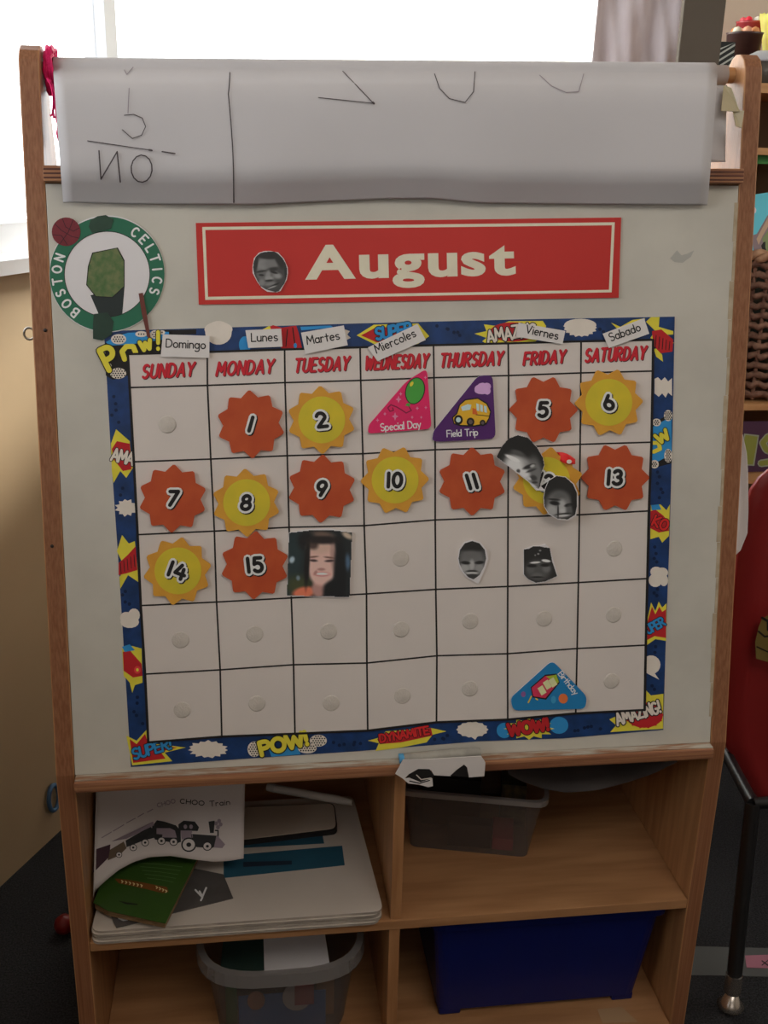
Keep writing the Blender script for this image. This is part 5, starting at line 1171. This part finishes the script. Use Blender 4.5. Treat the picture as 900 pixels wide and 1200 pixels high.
b = MB(); b.add([(*p, Hh) for p in hi]+[(*p, Hh) for p in rim], [(i, (i+1) % n, n+(i+1) % n, n+i) for i in range(n)], CLR2); loft(b, rim, rim, Hh-.006, Hh, CLR2); b.build('rim', t, solid=.001)
MI = t.matrix_world.inverted()
def inbox(name, label, cat, q0, q1, m, rz=0):
    tt = thing(name, label, cat, t.matrix_world @ T((q0[0], q0[1], q0[2]))); b = MB(); b.box((0, 0, 0), tuple(q1[i]-q0[i] for i in range(3)), m); b.build('body', tt, bevel=.001)
inbox('black_case', 'black flat case seen through the front of the clear box', 'case', (.045, .006, .0018), (Lx-.045, .022, .034), mat('case_black', (.008, .008, .009), .5))
inbox('red_block', 'dark red block at the bottom of the clear box', 'block', (Lx-.043, .006, .0018), (Lx-.018, .05, .018), mat('block_red', (.30, .04, .05), .5))
inbox('dark_notebook', 'black notebook filling the back of the clear box', 'notebook', (.01, .045, .0018), (Lx-.06, .115, .070), mat('note_black', (.012, .012, .013), .5, var=.3))
inbox('brown_patterned_box', 'dark greenish patterned box at the right inside the clear box', 'box', (Lx-.035, .055, .0018), (Lx-.004, .112, .062), mat('patterned_dark', (.09, .075, .03), .5, col2=(.015, .015, .012), vscale=90))

# hanging grey sheet under ledge at right
fu = Frame((0, .06, Z0-.014), (1, 0, 0), (0, 1, .02))
t = thing('grey_sheet', 'sagging grey plastic sheet tucked up under the ledge in the right cubby', 'sheet', T((.55, .06, Z0-.014)))
FE = [(596, 907), (610, 915), (640, 925), (665, 929), (700, 926), (735, 917), (765, 907), (785, 897), (794, 893)]
def gs(u, v):
    x = 596+u*198; y = interp(FE, x); a_ = at_y(x, y, .035+.01*math.sin(u*9)); c_ = Vector((a_.x, .16, Z0-.0145)); a_.z = min(a_.z, Z0-.0142); a_.x = min(a_.x, .6640); c_.x = a_.x
    p_ = a_.lerp(c_, v); p_.z = min(p_.z-.004*math.sin(v*3.14), Z0-.0142); return p_-Vector((.55, .06, Z0-.014))
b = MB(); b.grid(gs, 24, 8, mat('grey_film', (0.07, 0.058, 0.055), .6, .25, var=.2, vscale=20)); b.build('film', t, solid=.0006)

# blue bin
BZ = Z0-.385
BLB = mat('bin_blue', (0.003, 0.010, 0.12), .45, .4, var=.08)
t = thing('blue_bin', 'deep blue plastic storage bin with short feet in the lower right cubby', 'bin', T((.5135, .14, BZ)))
lo = rounded([(-.122, -.10), (.122, -.10), (.122, .10), (-.122, .10)], .012, 4); hi = rounded([(-.133, -.112), (.139, -.112), (.139, .112), (-.133, .112)], .014, 4); n = len(lo)
b = MB(); loft(b, lo, hi, .010, .150, BLB); b.add([(*p, .010) for p in lo], [tuple(range(n))[::-1]], BLB); b.build('bin_body', t, solid=.002)
rm = rounded([(-.138, -.117), (.144, -.117), (.144, .117), (-.138, .117)], .016, 4)
b = MB(); loft(b, rm, rm, .140, .151, BLB); b.add([(*p, .151) for p in hi]+[(*p, .151) for p in rm], [(i, (i+1) % n, n+(i+1) % n, n+i) for i in range(n)], BLB); b.build('rim', t, solid=.0015)
for sx in (-1, 1):
    for sy in (-1, 1):
        x0, x1 = sorted((sx*.121, sx*.094)); y0, y1 = sorted((sy*.099, sy*.075)); b = MB(); b.box((x0, y0, .0002), (x1, y1, .0115), BLB); b.build('foot', t, bevel=.003)
# patch of light on the bottom shelf, painted as a thin pale card
fl = Frame((0, 0, BZ+.0002), (1, 0, 0), (0, 1, 0))
t, o = boarditem('shelf_light_patch', 'pale patch of light painted on the bottom shelf beside the blue bin', 'label', 712, 1190, 0, frame=fl)
card(fl, [(700, 1183), (728, 1180), (748, 1198), (706, 1199)], .0003, 0, mat('light_patch_tone', (0.46, 0.29, 0.16), .6), 'light_patch_card', t, o)
# clear round tub
t = thing('clear_tub', 'clear rounded plastic tub full of coloured paper in the lower left cubby', 'tub', T((.206, .088, BZ+.0012)))
def sq(r_x, r_y, n=36, e=.62): return [(math.copysign(abs(math.cos(2*math.pi*j/n))**e, math.cos(2*math.pi*j/n))*r_x, math.copysign(abs(math.sin(2*math.pi*j/n))**e, math.sin(2*math.pi*j/n))*r_y) for j in range(n)]
CT = clear('tub_plastic', (0.26, 0.24, 0.23), .25); CT2 = clear('tub_rim_plastic', (0.32, 0.30, 0.29), .55)
b = MB(); lo, hi = sq(.076, .066), sq(.090, .080); loft(b, lo, hi, 0, .108, CT); b.add([(*p, 0) for p in lo], [tuple(range(36))[::-1]], CT); b.build('tub_wall', t, solid=.001)
b = MB(); r1, r2 = sq(.097, .087), sq(.098, .088); loft(b, r2, r1, .100, .116, CT2); b.add([(*p, .116) for p in sq(.090, .080)]+[(*p, .116) for p in r1], [(i, (i+1) % 36, 36+(i+1) % 36, 36+i) for i in range(36)], CT2); b.build('rim', t, solid=.001)
def paper(label, pts, z0, m, tilt=.2, cat='paper'):
    tt = thing('coloured_paper', label, cat, T((.206, .085, BZ+z0))); b = MB(); k = len(pts)
    b.add([(x, y, tilt*y) for x, y in pts], [tuple(range(k))], m); b.build('paper_piece', tt, solid=.0006)
paper('white paper poking out of the top of the clear tub', [(-.02, -.05), (.055, -.045), (.05, .05), (-.02, .05)], .096, PAPER, .15)
paper('dark green card lying in the top of the clear tub', [(-.07, -.035), (.0, -.05), (.0, .055), (-.065, .05)], .090, mat('dk_green', (.03, .06, .05), .5), .1)
def standing(label, x0, x1, y, z0, z1, m, shape=None):
    tt = thing('coloured_paper', label, 'paper', T((.206, .085, BZ))); b = MB()
    if shape == 'round': q = [((x0+x1)/2+(x1-x0)/2*math.cos(a*math.pi/10), (z0+z1)/2+(z1-z0)/2*math.sin(a*math.pi/10)) for a in range(20)]
    else: q = [(x0, z0), (x1, z0), (x1, z1), (x0, z1)]
    b.prism(q, y, y+.0015, m, axis=1); b.build('paper_piece', tt)
standing('blue card inside the front of the clear tub', -.05, .05, -.052, .004, .060, mat('tub_blue', (.05, .13, .32), .5))
standing('round red and white paper inside the front of the clear tub', .0, .034, -.0548, .036, .076, mat('tub_redwhite', (.5, .42, .38), .5), 'round')
standing('red scrap overlapping the round paper in the clear tub', .014, .036, -.0570, .046, .078, mat('tub_red', (.35, .09, .08), .5))
standing('rusty flower-shaped scrap at the left inside the clear tub', -.040, -.020, -.0548, .042, .068, mat('tub_rust', (.38, .15, .08), .5), 'round')
standing('green strip at the left inside the clear tub', -.065, -.052, -.040, .01, .070, mat('tub_green', (.06, .15, .05), .5))
standing('orange strip at the right inside the clear tub', .040, .060, -.0475, .02, .085, mat('tub_orange', (.30, .14, .05), .5))

# ================================================================== CHAIR on the right
CR = mat('chair_red', (0.27, 0.018, 0.018), .38, .45, var=.08, vscale=10)
TUB = mat('tube_black', (0.010, 0.010, 0.011), .35, .5); CHR = mat('chrome_glide', (0.55, 0.5, 0.45), .25, .5, metal=.9)
ch = thing('red_chair', 'red moulded plastic school chair with black legs right of the easel', 'chair', T((.98, .30, 0)))
YB = .22
# shell outline at the back plane, traced
fc = Frame((0, YB, 0), (1, 0, 0), (0, 0, 1))
OUTL = [(905, 548), (890, 560), (880, 574), (872, 600), (866, 640), (860, 700), (855, 760), (849, 820), (848, 850), (855, 880), (868, 902), (880, 925), (893, 941), (910, 950)]
left = [fc.M @ fc.at(x, y) for x, y in OUTL]
cxm = 1.02
b = MB(); vs = []; nseg = 12
for p in left:
    for k in range(nseg+1):
        u = k/nseg; x = p.x+(2*(cxm-p.x))*u; bow = .035*math.sin(math.pi*u); vs.append((x-.98, YB-.30+bow+.10*max(0, (Z0-.02-p.z))**1.2, p.z))
fs = [(i*(nseg+1)+k, i*(nseg+1)+k+1, (i+1)*(nseg+1)+k+1, (i+1)*(nseg+1)+k) for i in range(len(left)-1) for k in range(nseg)]
b.add(vs, fs, CR, True); b.build('backrest', ch, solid=.006)
b = MB(); zs = .27
b.grid(lambda u, v: (-.14+.30*u+.0, .0+.28*v, zs-.0+.012*math.sin(math.pi*u)*-1+.02*(v**3)*-1), 12, 12, CR); b.build('seat', ch, solid=.006)
gp = at_z(855, 1176, 0.0)
def leg(x0, y0, x1, y1):
    b = MB(); b.tube([(x0, y0, zs-.012), (x0+(x1-x0)*.5, y0+(y1-y0)*.5, .14), (x1, y1, .045)], .0095, TUB, 12); l = b.build('leg', ch)
    b = MB(); b.tube([(x1, y1, .047), (x1+(x1-x0)*.05, y1+(y1-y0)*.05, .022)], .0105, CHR, 12); b.build('ferrule', l)
    b = MB(); b.lathe([(0, 0), (.015, 0), (.017, .004), (.012, .010), (.006, .024), (0, .024)], (x1+(x1-x0)*.1, y1+(y1-y0)*.1, 0.0005), CHR, 16); b.build('glide', l)
gx, gy = gp.x-.98, gp.y-.30
pt = at_y(857, 905, .17)
leg(pt.x-.98+.01, gy+.06, gx, gy); leg(.15, gy+.06, .17, gy); leg(-.12, .22, -.15, .26); leg(.14, .22, .17, .26)
b = MB(); b.tube([(pt.x-.98+.01, gy+.06, zs-.012), (-.12, .22, zs-.012)], .008, TUB, 10); b.build('seat_frame', ch)
b = MB(); b.tube([(.15, gy+.06, zs-.012), (.14, .22, zs-.012)], .008, TUB, 10); b.build('seat_frame', ch)
b = MB(); b.tube([(pt.x-.98+.01, gy+.06, zs-.012), (.15, gy+.06, zs-.012)], .008, TUB, 10); b.build('seat_frame', ch)
# olive patch on the backrest
fc2 = Frame((0, YB+.012, 0), (1, -.0, 0), (0, 0, 1)); 
t = thing('olive_sticker', 'olive green patterned sticker on the back of the red chair', 'sticker', T((0, 0, 0)))
pr = Print(Frame((0, YB-.012, 0), (1, 0, 0), (0, 0, 1)), Vector((0, 0, 0)))
OLV = mat('sticker_olive', (0.20, 0.15, 0.04), .6)
pr.poly([(889, 735), (893, 725), (905, 718), (925, 712), (925, 780), (905, 777), (886, 772), (885, 752)], OLV, 1); pr.stroke([(887, 758), (900, 764), (915, 765)], 1.6, BLACK, 2); pr.stroke([(889, 740), (896, 746), (915, 744)], 2.2, BLACK, 2); pr.stroke([(893, 724), (900, 728), (900, 738)], 3, BLACK, 2)
fq = Frame((0, YB-.012, 0), (1, 0, 0), (0, 0, 1)); o_ = pr.build('sticker_face', t); o_.matrix_world = fq.M
# white paper taped to outer side of the right post
t = thing('hanging_paper', 'white paper strip bulging out from the outer side of the right easel post', 'paper', T((.69, .1, Z0+.3)))
PTS = [(867, 500, 868), (868, 512, 871), (867, 530, 875), (866, 550, 876.5), (864, 580, 877), (862, 600, 877), (860, 625, 876), (859, 645, 868), (858.5, 650, 863)]
b = MB(); vs = []
for xl, y, xr in PTS:
    v_ = BOARD.M @ BOARD.at(xl, y, 0); yy = v_.y+.012
    A_ = at_y(xl-4, y, yy); B_ = at_y(xr, y, yy)
    A_.x = .6850
    for k in range(5): q = A_.lerp(B_, k/4); vs.append((q.x-.69, q.y-.1+.01*math.sin(k/4*3.1), q.z-(Z0+.3)))
b.add(vs, [(i*5+k, i*5+k+1, (i+1)*5+k+1, (i+1)*5+k) for i in range(len(PTS)-1) for k in range(4)], PAPER, True); b.build('paper_strip', t, solid=.0005)

# floor tape, pink paper, red ball, blue loop
f0 = Frame((0, 0, .0003), (1, 0, 0), (0, 1, 0))
t, o = boarditem('floor_tape', 'grey tape strip on the dark carpet right of the easel', 'tape', 860, 1127, 0, frame=f0)
card(f0, [(806, 1109), (960, 1113), (960, 1146), (806, 1143)], .0006, 0, mat('tape_grey', (0.075, 0.078, 0.078), .8), 'tape_strip', t, o)
t, o = boarditem('pink_note', 'faded pink paper scrap with a dark scribble on the floor tape', 'paper', 890, 1128, 0, frame=f0)
card(f0, [(873, 1120), (905, 1119), (905, 1135), (875, 1134)], .0005, .0008, mat('note_pink', (0.33, 0.13, 0.18), .8), 'paper_scrap', t, o)
pr = Print(f0, o, .0014); pr.stroke([(893, 1126), (901, 1132)], 1.5, BLACK, 1); pr.stroke([(893, 1131), (903, 1123)], 1.2, BLACK, 1); pr.build('scribble', t)
p = at_z(72, 1085, .012)
t = thing('red_ball', 'small dark red ball on the carpet behind the left easel foot', 'ball', T((p.x+.004, p.y, .0142)))
b = MB(); b.lathe([(0.0001, -.014), (.007, -.0121), (.0121, -.007), (.014, 0), (.0121, .007), (.007, .0121), (.0001, .014)], (0, 0, 0), mat('ball_red', (0.14, 0.006, 0.006), .4), 20); b.build('ball_body', t)
q = LP + LD*0.0
pp = onplane(63, 935, LN, LP+LN*.006)
t = thing('blue_loop', 'small blue and black plastic loop hanging on the low wall at left', 'loop', T(pp))
b = MB(); b.tube([(LD.x*.012*math.cos(a), LD.y*.012*math.cos(a), .022*math.sin(a)) for a in [x*.3927 for x in range(16)]], .0035, mat('loop_blue', (0.06, 0.13, 0.24), .4), 8, closed=True); b.build('loop_ring', t)
